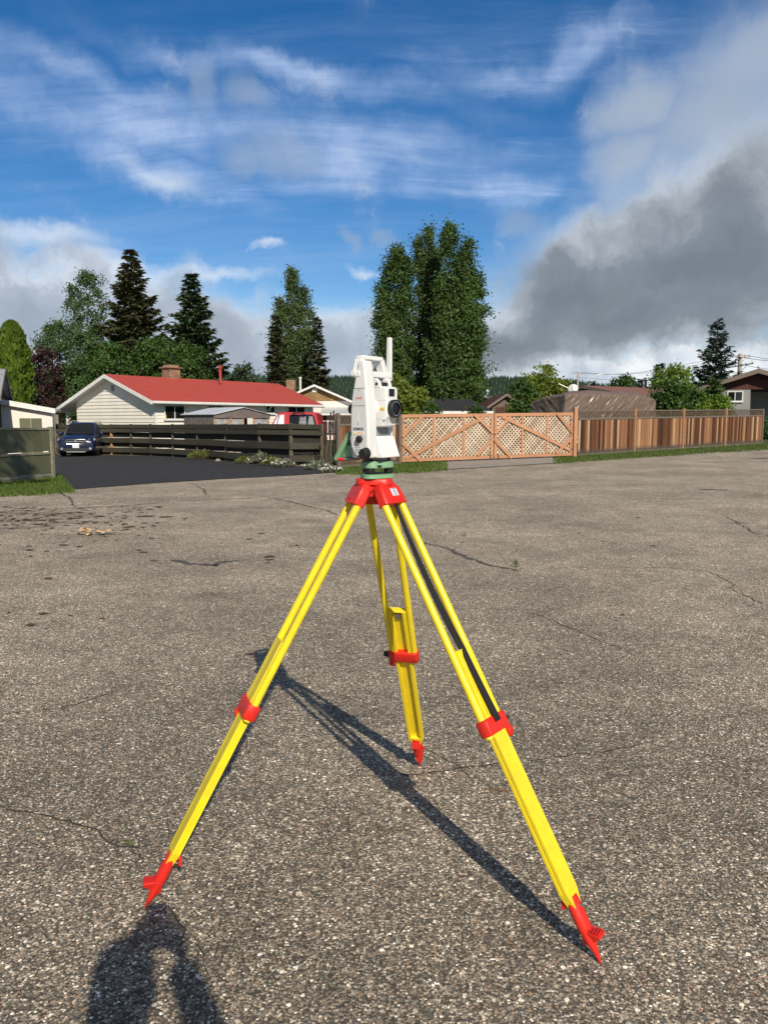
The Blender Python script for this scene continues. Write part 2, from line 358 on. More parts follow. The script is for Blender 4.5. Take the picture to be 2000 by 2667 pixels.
def asphalt_mat():
    m = bpy.data.materials.new('old_asphalt'); m.use_nodes = True; t = NT(m.node_tree); b = t.n['Principled BSDF']
    P = t.new('ShaderNodeTexCoord').outputs['Object']
    Pw = t.vm('ADD', P, t.map(t.noise(P, 130, 2, 0.5, 0, 'Color'), (0,0,0), (0,0,0), (0.009, 0.009, 0.009)))
    v1 = t.new('ShaderNodeTexVoronoi'); t.put(v1.inputs['Vector'], Pw); v1.inputs['Scale'].default_value = 140
    v2 = t.new('ShaderNodeTexVoronoi'); t.put(v2.inputs['Vector'], Pw); v2.inputs['Scale'].default_value = 58
    r1 = t.sep(v1.outputs['Color']); r2 = t.sep(v2.outputs['Color'])
    big = t.noise(P, 0.55, 5, 0.6); mid = t.noise(P, 3.1, 6, 0.65)
    st1 = t.ramp(r1[0], [(0.0, (.055, .049, .042)), (0.18, (.085, .075, .064)), (0.38, (.130, .115, .096)), (0.56, (.180, .160, .134)), (0.72, (.245, .217, .182)), (0.85, (.34, .305, .26)), (0.945, (.52, .48, .42)), (0.985, (.72, .69, .63))], 'CONSTANT')
    warm = t.mix(t.rng(r1[1], 0.74, 0.97), st1, t.mix(0.5, st1, (.34, .21, .13)))
    warm = t.mix(t.rng(r1[2], 0.86, 0.97), warm, t.mix(0.6, warm, (.12, .13, .14)))
    gap = t.rng(v1.outputs['Distance'], 0.78, 0.40)
    c = t.mix(gap, (.044, .040, .035), warm)
    st2 = t.ramp(r2[1], [(0.0, (.085, .078, .068)), (0.30, (.20, .175, .145)), (0.60, (.36, .32, .27)), (0.88, (.56, .52, .46))], 'CONSTANT')
    big2 = t.m('MULTIPLY', t.rng(r2[0], 0.84, 0.85, 0, 1, False), t.rng(v2.outputs['Distance'], 0.46, 0.34))
    c = t.mix(big2, c, st2)
    c = t.mix(1.0, c, t.rng(t.noise(P, 420, 2, 0.5), 0.25, 0.75, 0.75, 1.2), 'MULTIPLY')
    c = t.mix(1.0, c, (2.14, 2.06, 1.84), 'MULTIPLY')
    # broad wear: worn light areas, darker patches
    wear_and_far_light = t.m('MULTIPLY', t.rng(big, 0.25, 0.75, 0.74, 1.22), t.rng(mid, 0.25, 0.75, 0.84, 1.14))
    wear_and_far_light = t.m('MULTIPLY', wear_and_far_light, t.rng(t.m('ADD', t.sep(P)[1], t.m('MULTIPLY', big, 4.0)), 3.0, 13.0, 0.92, 1.24))      # paler towards the road: grazing-view brightening painted into the base colour
    c = t.mix(1.0, c, wear_and_far_light, 'MULTIPLY')
    c = t.mix(1.0, c, t.m('MULTIPLY', t.rng(t.noise(P, 17, 4, 0.7), 0.28, 0.72, 0.80, 1.18), t.rng(t.noise(t.map(P, (7, 3, 0)), 62, 3, 0.7), 0.28, 0.72, 0.82, 1.16)), 'MULTIPLY')
    # old oil and damp stains (own outlines)
    sn = t.noise(t.map(P, (4.3, 1.7, 0), (0,0,0.3), (0.8, 1.5, 1)), 0.75, 6, 0.6, 0.6)
    c = t.mix(t.rng(sn, 0.60, 0.72, 0, 0.50), c, (.070, .060, .050))
    # soil and needles swept to the lower left
    x, y, z = t.sep(P)
    dx = t.m('DIVIDE', t.m('ADD', x, 6.4), 3.4); dy = t.m('DIVIDE', t.m('SUBTRACT', y, 11.6), 2.3)
    dd = t.m('SQRT', t.m('ADD', t.m('MULTIPLY', dx, dx), t.m('MULTIPLY', dy, dy)))
    so = t.m('MULTIPLY', t.rng(dd, 1.0, 0.2), t.rng(t.noise(t.map(P, (0,0,0), (0,0,0), (1.0, 2.2, 1)), 1.5, 7, 0.68), 0.46, 0.60))
    c = t.mix(t.m('MULTIPLY', so, 0.75), c, t.mix(mid, (.055, .038, .028), (.115, .085, .06)))
    t.l.new(c, b.inputs['Base Color'])
    b.inputs['Roughness'].default_value = 0.80; b.inputs['Specular IOR Level'].default_value = 0.25
    hgt = t.m('ADD', t.m('MULTIPLY', t.m('SUBTRACT', 1.0, v1.outputs['Distance']), 0.6), t.m('MULTIPLY', t.noise(P, 160, 3, 0.6), 0.6))
    hgt = t.m('ADD', hgt, t.m('MULTIPLY', r1[2], 0.5))
    t.l.new(t.bump(hgt, 0.55, 0.005), b.inputs['Normal'])
    return m

M = {}
M['asphalt'] = asphalt_mat()
M['drive'] = mat('fresh_asphalt', (.027, .027, .027), 0.85, vscale=3.0, bump=0.6, bscale=120, c2=(.046, .044, .042), spec=.3)
M['concrete'] = mat('concrete', (.34, .30, .25), 0.9, var=0.35, vscale=5, bump=0.3, bscale=90)
M['soil'] = mat('lawn_soil', (.060, .075, .025), 0.95, c2=(.035, .05, .015), vscale=9, bump=0.6, bscale=60)
M['grass'] = leafmat('grass_blades', (.070, .125, .018), (.135, .185, .038), 0.35, 3.0)
M['yellow'] = mat('yellow_fibreglass', (.84, .67, .018), 0.34, c2=(.76, .58, .022), vscale=22, spec=0.5, bump=.04, bscale=200)
M['red'] = mat('red_plastic', (.74, .022, .010), 0.42, c2=(.56, .024, .015), vscale=45, spec=0.45, bump=0.06, bscale=300)
M['black'] = mat('black_rubber', (.012, .012, .013), 0.5, var=0.3, vscale=30)
M['strap'] = mat('black_webbing', (.012, .012, .012), 0.85, bump=0.5, bscale=900)
M['steel'] = mat('galvanised_steel', (.55, .55, .54), 0.35, 1.0, var=0.2)
M['iwhite'] = mat('instrument_white', (.74, .745, .73), 0.42, var=0.03, vscale=30, bump=0.03, bscale=500)
M['ipanel'] = mat('instrument_panel_grey', (.62, .635, .63), 0.45, var=0.03, vscale=30)
M['igrey'] = mat('instrument_grey', (.22, .235, .25), 0.5)
M['igreen'] = mat('instrument_green', (.20, .375, .215), 0.45, var=0.06, vscale=40)
M['ilabel'] = mat('label_white', (.8, .79, .76), 0.5)
M['iyellow'] = mat('label_yellow', (.80, .50, .03), 0.5)
M['ired'] = mat('logo_red', (.75, .03, .035), 0.5)
M['ipink'] = mat('label_pink', (.75, .20, .28), 0.5)
M['iblue'] = mat('label_blue', (.07, .12, .30), 0.5)
M['lens'] = mat('lens_glass', (.012, .012, .018), 0.12, spec=0.25)
M['glass'] = mat('window_glass', (.012, .013, .014), 0.04, spec=0.6, var=0.3, vscale=1.5)
M['white'] = mat('white_paint', (.74, .73, .70), 0.55, var=0.12, vscale=3)
M['siding'] = mat('cream_siding', (.80, .775, .68), 0.55, var=0.10, vscale=1.2)
M['stucco'] = mat('white_stucco', (.78, .70, .63), 0.9, var=0.08, vscale=2, bump=0.2, bscale=60)
M['roofred'] = mat('red_roof', (.42, .060, .040), 0.75, var=0.12, vscale=1.5, bump=0.25, bscale=120)
M['brick'] = mat('tan_brick', (.44, .27, .17), 0.9, c2=(.30, .17, .11), vscale=5, island=0.45, bump=0.3, bscale=80)
M['mortar'] = mat('mortar', (.36, .31, .26), 0.95, var=0.2, vscale=20)
M['shingle'] = mat('charcoal_shingles', (.030, .031, .034), 0.9, var=0.35, vscale=8, bump=0.4, bscale=60, island=0.25)
M['greyshingle'] = mat('grey_shingles', (.36, .38, .39), 0.9, var=0.25, vscale=10, bump=0.4, bscale=60, island=0.35)
M['brownroof'] = mat('brown_roof', (.22, .098, .066), 0.85, var=0.15, vscale=3, bump=0.3, bscale=60)
M['woodsiding'] = mat('stained_wood_siding', (.36, .22, .085), 0.75, c2=(.24, .14, .05), vscale=3, island=0.25)
M['greystucco'] = mat('grey_stucco', (.30, .30, .30), 0.9, var=0.1, vscale=2, bump=0.2, bscale=60)
M['darkbrown'] = mat('dark_brown_boards', (.10, .032, .020), 0.75, var=0.3, vscale=3, island=0.2)
M['fascia'] = mat('brown_fascia', (.20, .155, .12), 0.7, var=0.2, vscale=2)
M['tanwall'] = mat('tan_siding', (.15, .115, .085), 0.8, var=0.15, vscale=2)
M['palemetal'] = mat('pale_metal_roof', (.55, .58, .60), 0.45, 0.3, var=0.1)
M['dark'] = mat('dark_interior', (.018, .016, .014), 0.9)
M['olive'] = mat('olive_painted_boards', (.125, .130, .072), 0.7, c2=(.105, .112, .062), vscale=4, bump=0.3, bscale=50, obvar=0.18)
M['olivetrim'] = mat('olive_trim_worn', (.15, .155, .09), 0.75, c2=(.30, .28, .20), vscale=7, bump=0.3, bscale=40)
M['rail'] = mat('dark_stained_rails', (.042, .039, .024), 0.85, c2=(.062, .056, .038), vscale=3, bump=0.5, bscale=25, obvar=0.3)
M['shaded_rail'] = mat('shade_toned_back_rails', (.022, .019, .013), 0.9, c2=(.035, .030, .022), vscale=3, bump=0.5, bscale=25, obvar=0.3)  # darker copy of the rail colour: shade in the fence gaps painted in
M['railpost'] = mat('weathered_post', (.15, .13, .085), 0.9, c2=(.09, .08, .05), vscale=4, bump=0.4, bscale=40, obvar=0.3)
M['newpost'] = mat('fresh_pine_post', (.48, .27, .13), 0.85, var=0.2, vscale=6, bump=0.3, bscale=40)
M['gatewood'] = woodmat('salmon_stained_boards', [(0.15, (.31, .150, .080)), (0.5, (.45, .225, .125)), (0.85, (.55, .31, .19))], (3, 3, 3), 0.75, rnd=0.25)
M['lattice'] = woodmat('bare_lattice', [(0.1, (.28, .19, .12)), (0.5, (.54, .42, .31)), (0.9, (.74, .62, .49))], (4, 4, 4), 0.85, rnd=0.5)
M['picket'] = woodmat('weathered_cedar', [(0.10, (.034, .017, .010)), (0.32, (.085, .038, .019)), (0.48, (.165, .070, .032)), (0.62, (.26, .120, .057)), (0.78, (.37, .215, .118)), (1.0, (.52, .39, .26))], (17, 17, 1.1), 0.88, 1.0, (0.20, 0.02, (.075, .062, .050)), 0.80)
M['greywood'] = mat('weathered_grey_wood', (.115, .095, .078), 0.9, c2=(.18, .15, .12), vscale=8, bump=0.4, bscale=50)
M['brownlat'] = mat('brown_lattice', (.085, .058, .038), 0.9, c2=(.13, .09, .062), vscale=8, island=0.3)
M['cedarpost'] = mat('cedar_post', (.40, .21, .10), 0.85, c2=(.27, .15, .08), vscale=5, bump=0.4, bscale=40)
M['rust'] = mat('rusty_iron', (.085, .026, .013), 0.9, c2=(.04, .016, .01), vscale=25, bump=0.4, bscale=120)
M['plastic'] = mat('cloudy_plastic_sheet', (.42, .43, .45), 0.35, c2=(.20, .19, .19), vscale=3, bump=0.5, bscale=9)
M['plasticroof'] = mat('white_plastic_roof', (.72, .75, .80), 0.3, var=0.15, vscale=3, bump=0.4, bscale=9)
M['oldboard'] = mat('grey_old_boards', (.20, .175, .16), 0.85, c2=(.13, .11, .10), vscale=4, island=0.3)
M['tarp'] = mat('brown_tarpaulin', (.175, .125, .092), 0.36, c2=(.135, .096, .072), vscale=3, bump=0.35, bscale=16, spec=0.6)
M['carblue'] = mat('blue_car_paint', (.005, .010, .040), 0.3, 0.1, coat=0.7)
M['carred'] = mat('red_truck_paint', (.46, .018, .022), 0.4, coat=0.5, var=0.1)
M['tyre'] = mat('tyre_rubber', (.014, .014, .014), 0.85)
M['chrome'] = mat('chrome', (.75, .76, .78), 0.15, 1.0)
M['lamp'] = mat('headlamp_lens', (.70, .72, .75), 0.08, 0.4, coat=1.0)
M['plate'] = mat('licence_plate', (.75, .76, .78), 0.4)
M['carplastic'] = mat('black_car_plastic', (.015, .015, .016), 0.55)
M['bark'] = mat('bark', (.13, .10, .075), 0.95, c2=(.07, .052, .04), vscale=7, bump=0.8, bscale=20)
M['palebark'] = mat('pale_poplar_bark', (.33, .29, .235), 0.9, c2=(.16, .13, .10), vscale=3, bump=0.6, bscale=16)
M['concretepole'] = mat('weathered_pole', (.45, .41, .35), 0.85, var=0.2, vscale=5)
M['darkpole'] = mat('dark_timber', (.06, .05, .045), 0.9)
M['galv'] = mat('lamp_post_metal', (.62, .63, .62), 0.4, 0.6)
M['skin'] = mat('skin', (.50, .28, .19), 0.5, var=0.1)
M['cloth'] = mat('dark_jacket', (.03, .04, .07), 0.9, var=0.2)
M['jeans'] = mat('denim', (.05, .075, .13), 0.9, var=0.25)
M['hair'] = mat('brown_hair', (.045, .026, .015), 0.7)
M['hill'] = mat('forest_floor', (.020, .036, .018), 0.95, var=0.4, vscale=0.01)
M['conif_far'] = leafmat('far_conifers', (.016, .036, .020), (.030, .060, .028), 0.1, 0.004)

# ------------------------------------------------------------------ ground and paved areas
def make_ground():
    xs = sorted(set([-4000, -1500, -500, -200, -100, -70]+list(np.arange(-50, 60.1, 1.25))+[80, 120, 250, 600, 1500, 4000]))
    ys = sorted(set([-300, -60, -20, -8, -3]+list(np.arange(0, 8, 2.0))+list(np.arange(8, 62, 1.25))+[70, 85, 110, 160, 300, 700, 1500, 4000]))
    V = [(x, y, terr(x, y)) for y in ys for x in xs]; n = len(xs)
    F = [(j*n+i, j*n+i+1, (j+1)*n+i+1, (j+1)*n+i) for j in range(len(ys)-1) for i in range(n-1)]
    return struct(obj('ground', npmesh('ground', V, F), M['asphalt'], None, 60))
ground = make_ground()
def lerp_poly(pts, t):
    L = [0.0]
    for a, b in zip(pts, pts[1:]): L.append(L[-1]+(b-a).length)
    d = t*L[-1]
    for i in range(len(pts)-1):
        if d <= L[i+1] or i == len(pts)-2:
            k = (d-L[i])/max(1e-6, L[i+1]-L[i]); return pts[i].lerp(pts[i+1], min(1, max(0, k)))
def sheet(name, near, far, mt, dz, nu=40, nv=12, wob=0.0, parent=None):
    near = [gnd(*p) if len(p) == 2 else Vector(p) for p in near]; far = [gnd(*p) if len(p) == 2 else Vector(p) for p in far]
    mb = MB(); rr = np.random.default_rng(len(name))
    wn = rr.normal(0, wob, nu+1) if wob else np.zeros(nu+1)
    def fn(u, v):
        a, b = lerp_poly(near, u), lerp_poly(far, u); p = a.lerp(b, v)
        p.y += wn[int(round(u*nu))]*(1-v)
        return (p.x, p.y, terr(p.x, p.y)+dz)
    mb.grid(fn, nu, nv)
    o = mb.build(name, mt, parent, 60, recalc=False); return o
struct(sheet('driveway', [(60, 1290), (186, 1276), (400, 1259), (600, 1247), (760, 1239), (880, 1231)],
             [(-60, 1184), (120, 1184), (240, 1184), (440, 1188), (640, 1203), (770, 1213), (850, 1222)], M['drive'], 0.010, 60, 24, 0.03))
# verges
def blades(name, near, far, n, hmin, hmax, mt, dz=0.0, seed=1, power=1.0):
    r = np.random.default_rng(seed); V = []; F = []
    near = [gnd(*p) if len(p) == 2 else Vector(p) for p in near]; far = [gnd(*p) if len(p) == 2 else Vector(p) for p in far]
    for i in range(n):
        u, v = r.random(), -.16+1.18*r.random()**(.9); p = lerp_poly(near, u).lerp(lerp_poly(far, u), v)
        z = terr(p.x, p.y)+dz; h = (hmin+(hmax-hmin)*r.random()**power); a = r.random()*PI; wd = 0.010+0.012*r.random()
        dx, dy = math.cos(a)*wd, math.sin(a)*wd; lx, ly = r.normal(0, 0.35*h, 2)
        k = len(V); V += [(p.x-dx, p.y-dy, z-0.01), (p.x+dx, p.y+dy, z-0.01), (p.x+lx, p.y+ly, z+h)]; F.append((k, k+1, k+2))
    return stuff(obj(name, npmesh(name, V, F), mt))
VERGES = [
    ('left', [(-160, 1303), (-40, 1295), (0, 1289), (90, 1284), (190, 1276)], [(-160, 1268), (-40, 1262), (0, 1258), (90, 1248), (158, 1240)], 9000, 0.02, 0.10),
    ('centre', [(872, 1233), (960, 1233), (1060, 1229), (1165, 1222)], [(850, 1212), (960, 1207), (1060, 1203), (1165, 1199)], 7000, 0.02, 0.09),
    ('right', [(1440, 1206), (1600, 1195), (1800, 1181), (2080, 1164)], [(1440, 1190), (1600, 1177), (1800, 1164), (2080, 1145)], 14000, 0.02, 0.085)]
for nm, ne, fa, n, h0, h1 in VERGES:
    struct(sheet('verge', ne, fa, M['soil'], 0.016, 40, 4, 0.05))
    b = blades('grass', ne, fa, n, h0, h1, M['grass'], 0.016, len(nm))
    tag(b, {'left': 'bright green grass strip at the foot of the olive board fence', 'centre': 'mown grass strip before the lattice gate and cedar fence panel',
            'right': 'green grass strip along the foot of the weathered cedar fence'}[nm], 'grass')
struct(sheet('concrete_apron', [(1120, 1225), (1250, 1219), (1380, 1211), (1452, 1206)], [(1165, 1200), (1250, 1198), (1380, 1193), (1450, 1188)], M['concrete'], 0.020, 20, 3, 0.02))
struct(sheet('yard_lawn', [(-200, 1183), (240, 1183), (440, 1187), (640, 1201), (860, 1214), (1050, 1203), (1500, 1187), (2000, 1153)],
             [Vector((-90, 110, 0)), Vector((-40, 110, 0)), Vector((0, 110, 0)), Vector((40, 110, 0)), Vector((110, 110, 0))], M['soil'], 0.006, 60, 30))

# ------------------------------------------------------------------ surveying tripod
HEAD = Vector((-0.028, 2.469, 1.318))
def make_tripod():
    root = thing('surveying_tripod', 'tall yellow and red surveying tripod standing on the asphalt', 'tripod', (HEAD.x, HEAD.y, 0)); O = tuple(root.location)
    feet = [gnd(378, 2365), gnd(1565, 2510), gnd(1095, 1995)]
    angs = [math.atan2(f.y-HEAD.y, f.x-HEAD.x) for f in feet]
    def tri(r, k, z, n=60):
        out = []
        for i in range(n):
            a = 2*PI*i/n; s = sum(math.exp(-((math.atan2(math.sin(a-b), math.cos(a-b)))/0.55)**2) for b in angs)
            out.append(Vector((HEAD.x+(r+k*s)*math.cos(a), HEAD.y+(r+k*s)*math.sin(a), z)))
        return out
    hd = MB().loft([tri(.045, .014, 1.297), tri(.049, .015, 1.300), tri(.049, .015, 1.315), tri(.047, .014, 1.318)]).build('head_plate', M['red'], root, 40, org=O)
    MB().loft([tri(.040, .004, 1.262), tri(.040, .006, 1.296)]).build('head_body', M['red'], hd, 40, org=O)
    MB().cyl((HEAD.x, HEAD.y, 1.242), (HEAD.x, HEAD.y, 1.262), .010, .014, 16).build('centre_screw', M['red'], hd, 40, org=O)
    for k, f in enumerate(feet):
        p = Vector((f.x-HEAD.x, f.y-HEAD.y, 0)).normalized()
        hg = Vector((HEAD.x, HEAD.y, 0))+p*.055+Vector((0, 0, 1.268)); L = (f-hg).length; d = (f-hg)/L
        t = Vector((-p.y, p.x, 0)); n = t.cross(d).normalized()
        if n.dot(p) < 0: n = -n
        P = lambda s, a=0.0, b=0.0: hg+d*s+t*a+n*b
        B0, B1 = .365*L, .862*L
        mb = MB().beam(P(B0, 0, .0075), P(B1, 0, .0075), .0420, .0105, n)
        for sg in (-1, 1):
            mb.beam(P(B0, sg*.0255), P(B1, sg*.0255), .0085, .0240, n)
            mb.beam(P(B0, sg*.026, .0078), P(B1, sg*.026, .0078), .0122, .0115, n)
            mb.beam(P(B0, sg*.026, -.0075), P(B1, sg*.026, -.0075), .0122, .0110, n)
        mb.beam(P(B1), P(B1+.045), .0655, .0265, n, .036, .024)
        mb.beam(P(B0-.004), P(B0), .0645, .0262, n)
        leg = mb.build('leg', M['yellow'], root, 30, .0012, org=O)
        MB().beam(P(B0+.012, 0, .0), P(B0+.040, 0, .0), .018, .012, n).build('end_bracket', M['steel'], leg, org=O)
        for sg in (-1, 1):
            MB().cyl(P(.036, sg*.043), P(.545*L, sg*.043), .0120, .0125, 16).build('upper_rod', M['yellow'], leg, 40, org=O)
        # hinge bracket: shell with shoulders over the rods
        mb = MB()
        def ringb(s, wd, dp): return [P(s, wd*x, dp*y) for x, y in ((-1, -.7), (-.86, -1), (.86, -1), (1, -.7), (1, .7), (.86, 1), (-.86, 1), (-1, .7))]
        mb.loft([ringb(-.044, .030, .010), ringb(-.030, .041, .016), ringb(-.014, .050, .0195), ringb(.038, .0555, .0200)])
        mb.beam(P(-.020, 0, -.008), hg+Vector((0, 0, .028))-p*.022, .080, .030, n)
        br = mb.build('hinge_bracket', M['red'], leg, 35, .003, org=O)
        MB().beam(P(.026, -.016, .0200), P(.040, -.016, .0200), .006, .004, n).beam(P(.026, .016, .0200), P(.040, .016, .0200), .006, .004, n).beam(P(.024, -.02, .0200), P(.024, .02, .0200), .004, .004, n).build('latch', M['red'], leg, org=O)
        # clamp collar
        c0, c1 = (.507*L, .507*L+.049)
        def ringc(s, wd, dp, o=0.0): return [P(s, wd*x, dp*y+o) for x, y in ((-1, -.6), (-.9, -1), (.9, -1), (1, -.6), (1, .6), (.9, 1), (-.9, 1), (-1, .6))]
        mb = MB().loft([ringc(c0, .0565, .019), ringc(c0+.004, .0580, .0210), ringc(c1-.004, .0580, .0210), ringc(c1, .0565, .019)])
        sg = {0: 1, 1: 1, 2: 1}[k]
        ear = [(c0+.010, .0), (c0+.050, .0), (c1+.030, .034), (c1+.012, .044), (c0+.022, .026)]
        sgn = -1 if k == 0 else 1
        mb.prism(ear, lambda s, b, a: P(s, a, (b-.020) if k != 2 else -(b-.020)), sgn*.035, sgn*.0578)
        cp = mb.build('clamp', M['red'], leg, 35, .002, org=O)
        q = c0+.028
        MB().cyl(P(q, sgn*.053), P(q, sgn*.068), .014, .014, 6).cyl(P(q, sgn*.068), P(q, sgn*.080), .011, .009, 12).build('clamp_screw', M['black'], cp, 30, .001, org=O)
        # spike foot with a step pad
        tip = f-d*.0; a0 = L-.190
        mb = MB().loft([mb.ring(P(s), d, (r1, r2), 16, n) for s, r1, r2 in ((a0, .0165, .0235), (a0+.05, .0190, .0245), (a0+.095, .0185, .0225), (a0+.14, .0125, .0145), (L-.010, .0045, .0045), (L+.002, .0014, .0014))])
        up = Vector((0, 0, 1)); c = P(a0+.092)
        pd = [(-.008, .0), (.050, .003), (.052, -.005), (.028, -.030), (.002, -.050)]
        mb.prism(pd, lambda u, v, a: c+p*u+up*v+t*a*(1 if v > -.02 else .35), -.019, .019)
        ft = mb.build('foot', M['red'], leg, 40, .0015, org=O)
        rb = MB()
        for i in range(5):
            u = .012+i*.008; rb.box(-.0022, .0022, -.016, .016, 0, .004)
            rb.v[-8:] = [tuple(c+p*(u+v[0])+t*v[1]+up*(v[2]+.0035)) for v in rb.v[-8:]]
        rb.build('step_ribs', M['red'], ft, org=O)
        mb = MB().beam(P(a0+.004, 0, -.022), P(a0+.03, 0, -.034), .03, .010, n); mb.build('foot_hook', M['red'], ft, org=O, bevel=.002)
        MB().cyl(P(a0+.03, .0, -.026), P(a0+.03, .0, .026), .005, .005, 8).build('foot_bolt', M['steel'], ft, 40, org=O)
        if k == 1:
            st = MB(); N = 26
            for i in range(N+1):
                u = i/N; s = .030+u*(.505*L+.022-.030); off = .002+.026*u**2-.012*math.sin(PI*min(1, u/.7))
                a = .012-.012*u+.004*math.sin(u*6)
                tw = .25*math.sin(u*PI)
                e = (t*math.cos(tw)+n*math.sin(tw))*(.0075+.005*min(1, u*1.6))
                st.v += [tuple(P(s, a, off)-e), tuple(P(s, a, off)+e)]
                if i: j = 2*i; st.f.append((j-2, j-1, j+1, j))
            so = st.build('carry_strap', M['strap'], root, 60, org=O); md = so.modifiers.new('solid', 'SOLIDIFY'); md.thickness = .003
            # sticker on the bracket
            s0 = MB().beam(P(-.012, .006, .0203), P(.014, .006, .0206), .030, .0016, n).build('sticker', M['ilabel'], leg, org=O, bevel=.0005)
            ln = MB()
            for i in range(5): ln.beam(P(-.0105+i*.005, .006+.001*(i % 2), .0214), P(-.0080+i*.005, .006+.001*(i % 2), .0214), .022-.003*(i % 3), .0008, n)
            ln.build('sticker_print', M['iblue'], s0, org=O)
    return root
make_tripod()

# ------------------------------------------------------------------ total station on its tribrach
def make_station():
    root = thing('total_station', 'white and green total station on top of the tripod', 'total station', HEAD, math.atan2(-.588, .809))
    T = lambda f, s, z: (f/1000.0, -s/1000.0, z/1000.0)
    # tribrach (angles in the world frame, brought into the turned frame)
    ca, sa = .809, -.588
    loc = lambda x, y: (x*ca+y*sa, -x*sa+y*ca)
    scr = [loc(-16, -40), loc(42.6, 6), loc(-26.6, 34)]
    angs = [math.atan2(y, x) for x, y in scr]
    def tri(r, k, z, n=48, sh=.5):
        out = []
        for i in range(n):
            a = 2*PI*i/n; s = sum(math.exp(-((math.atan2(math.sin(a-b), math.cos(a-b)))/sh)**2) for b in angs)
            out.append(((r+k*s)*math.cos(a)/1000, (r+k*s)*math.sin(a)/1000, z/1000))
        return out
    V3 = lambda ring: [Vector(p) for p in ring]
    tb = MB().loft([V3(tri(44, 14, 34)), V3(tri(46, 14, 37)), V3(tri(44, 14, 52)), V3(tri(40, 10, 57))]).build('tribrach', M['igreen'], root, 35)
    MB().loft([V3(tri(45, 15, .5)), V3(tri(47, 15, 2)), V3(tri(46, 15, 13)), V3(tri(42, 12, 15))]).build('base_plate', M['igreen'], tb, 35)
    MB().loft([V3(tri(36, 12, 15.2)), V3(tri(34, 10, 18))]).build('spring_plate', M['black'], tb, 35)
    for x, y in scr:
        MB().lathe([(6, .014), (7, .016), (14, .018), (15, .020), (15, .031), (13.5, .033), (7, .035), (7, .046)] and [(a/1000, b) for a, b in [(6, .014), (14, .018), (15, .020), (15, .031), (13.5, .033), (7, .0345)]], (x/1000, y/1000, 0), (0, 0, 1), 20).build('foot_screw', M['black'], tb, 35)
        MB().cyl((x/1000, y/1000, .050), (x/1000, y/1000, .066), .0075, .0065, 12).build('screw_cap', M['black'], tb, 35)
    for i in (0, 1):
        x, y = loc(10-30*i, -48); MB().box(x/1000-.010, x/1000+.010, y/1000-.004, y/1000+.006, .040, .044).build('slot', M['black'], tb)
    MB().lathe([(.034, .057), (.040, .060), (.042, .068)], (0, 0, 0), (0, 0, 1), 28).build('neck', M['igrey'], root, 35)
    # near standard with side panel
    def std(poly, s0, s1, name, bev=.005):
        return MB().prism(poly, lambda f, z, s: T(f, s, z), s0, s1).build(name, M['iwhite'], root, 30, bev)
    near = [(-22, 68), (-27, 110), (-29, 155), (-28.5, 215), (-24, 255), (-18, 283), (-10, 320), (-2, 348), (3, 368), (23, 368), (27, 345), (32, 300), (36, 260), (40, 200), (42, 150), (42, 68)]
    ns = std(near, 46, 90, 'side_standard')
    pan = [(-19, 74), (-23.5, 112), (-25.5, 155), (-25, 215), (-20.5, 255), (-15, 282), (26, 282), (31, 240), (34.5, 190), (36, 150), (35.5, 74)]
    pn = MB().prism(pan, lambda f, z, s: T(f, s, z), 89, 91.2).build('side_panel', M['ipanel'], ns, 30, .0012)
    for z, a, b in ((283.5, -15, 27), (230, -22.5, 30)): MB().box(a/1000, b/1000, -.0919, -.0905, z/1000-.0007, z/1000+.0007).build('seam', M['igrey'], pn)
    for z in (86, 91, 96, 101, 106): MB().box(.000-.011, .008, -.0919, -.0905, z/1000-.0007, z/1000+.0007).build('speaker_slot', M['igrey'], pn)
    MB().prism([(3, 190), (5, 168), (1, 168)], lambda f, z, s: T(f, s, z), 91, 91.9).build('level_mark', M['igrey'], pn)
    MB().prism([(3, 218), (8, 160), (-2, 160)], lambda f, z, s: T(f, s, z), 90.5, 91.6).build('panel_ridge', M['iwhite'], pn)
    pl = MB().box(-.017, .023, -.0924, -.0908, .155, .163).build('name_plate', M['igrey'], pn)
    MX = Matrix(((1, 0, 0, 0), (0, 0, 1, 0), (0, 1, 0, 0), (0, 0, 0, 1)))
    RX = Matrix.Rotation(PI/2, 4, 'X')
    text('TS15', .0058, M['black'], pl, Matrix.Translation((.003, -.0926, .159)) @ RX)
    text('Leica', .0125, M['ired'], pn, Matrix.Translation((.004, -.0916, .254)) @ RX, 'logo', .35)
    lb = MB().box(-.017, .023, -.0922, -.0908, .140, .150).build('warning_label', M['ilabel'], pn)
    MB().prism([(-15.5, 141), (-5.5, 141), (-10.5, 149.5)], lambda f, z, s: T(f, s, z), 92.2, 92.7).build('warning_triangle', M['iyellow'], lb)
    MB().box(-.003, .010, -.0927, -.0922, .1465, .149).box(-.003, .010, -.0927, -.0922, .143, .1445).build('warning_text', M['iyellow'], lb)
    MB().lathe([(.0048, .0922), (.0048, .0927), (.0036, .0928), (.0036, .0922)], T(17, 0, 145), (0, -1, 0), 20, None, False).build('warning_ring', M['ipink'], lb)
    MB().cyl(T(4, 90.5, 277), T(4, 91.8, 277), .0018, n=10).build('sensor_dot', M['black'], pn)
    MB().lathe([(.0095, .0), (.0105, .002), (.0105, .010), (.0085, .013)], T(10, 91, 127), (0, -1, 0), 20).build('focus_knob', M['black'], ns, 35)
    MB().prism([(-6, 116), (6, 124), (2, 134), (-4, 124)], lambda f, z, s: T(f, s, z), 91, 95).build('knob_lever', M['igrey'], ns)
    MB().lathe([(.017, .0), (.019, .003), (.019, .004), (.0155, .006), (.0155, .021), (.0135, .024)], T(34, 90, 83), (0, -1, 0), 28).build('drive_knob', M['black'], ns, 35)
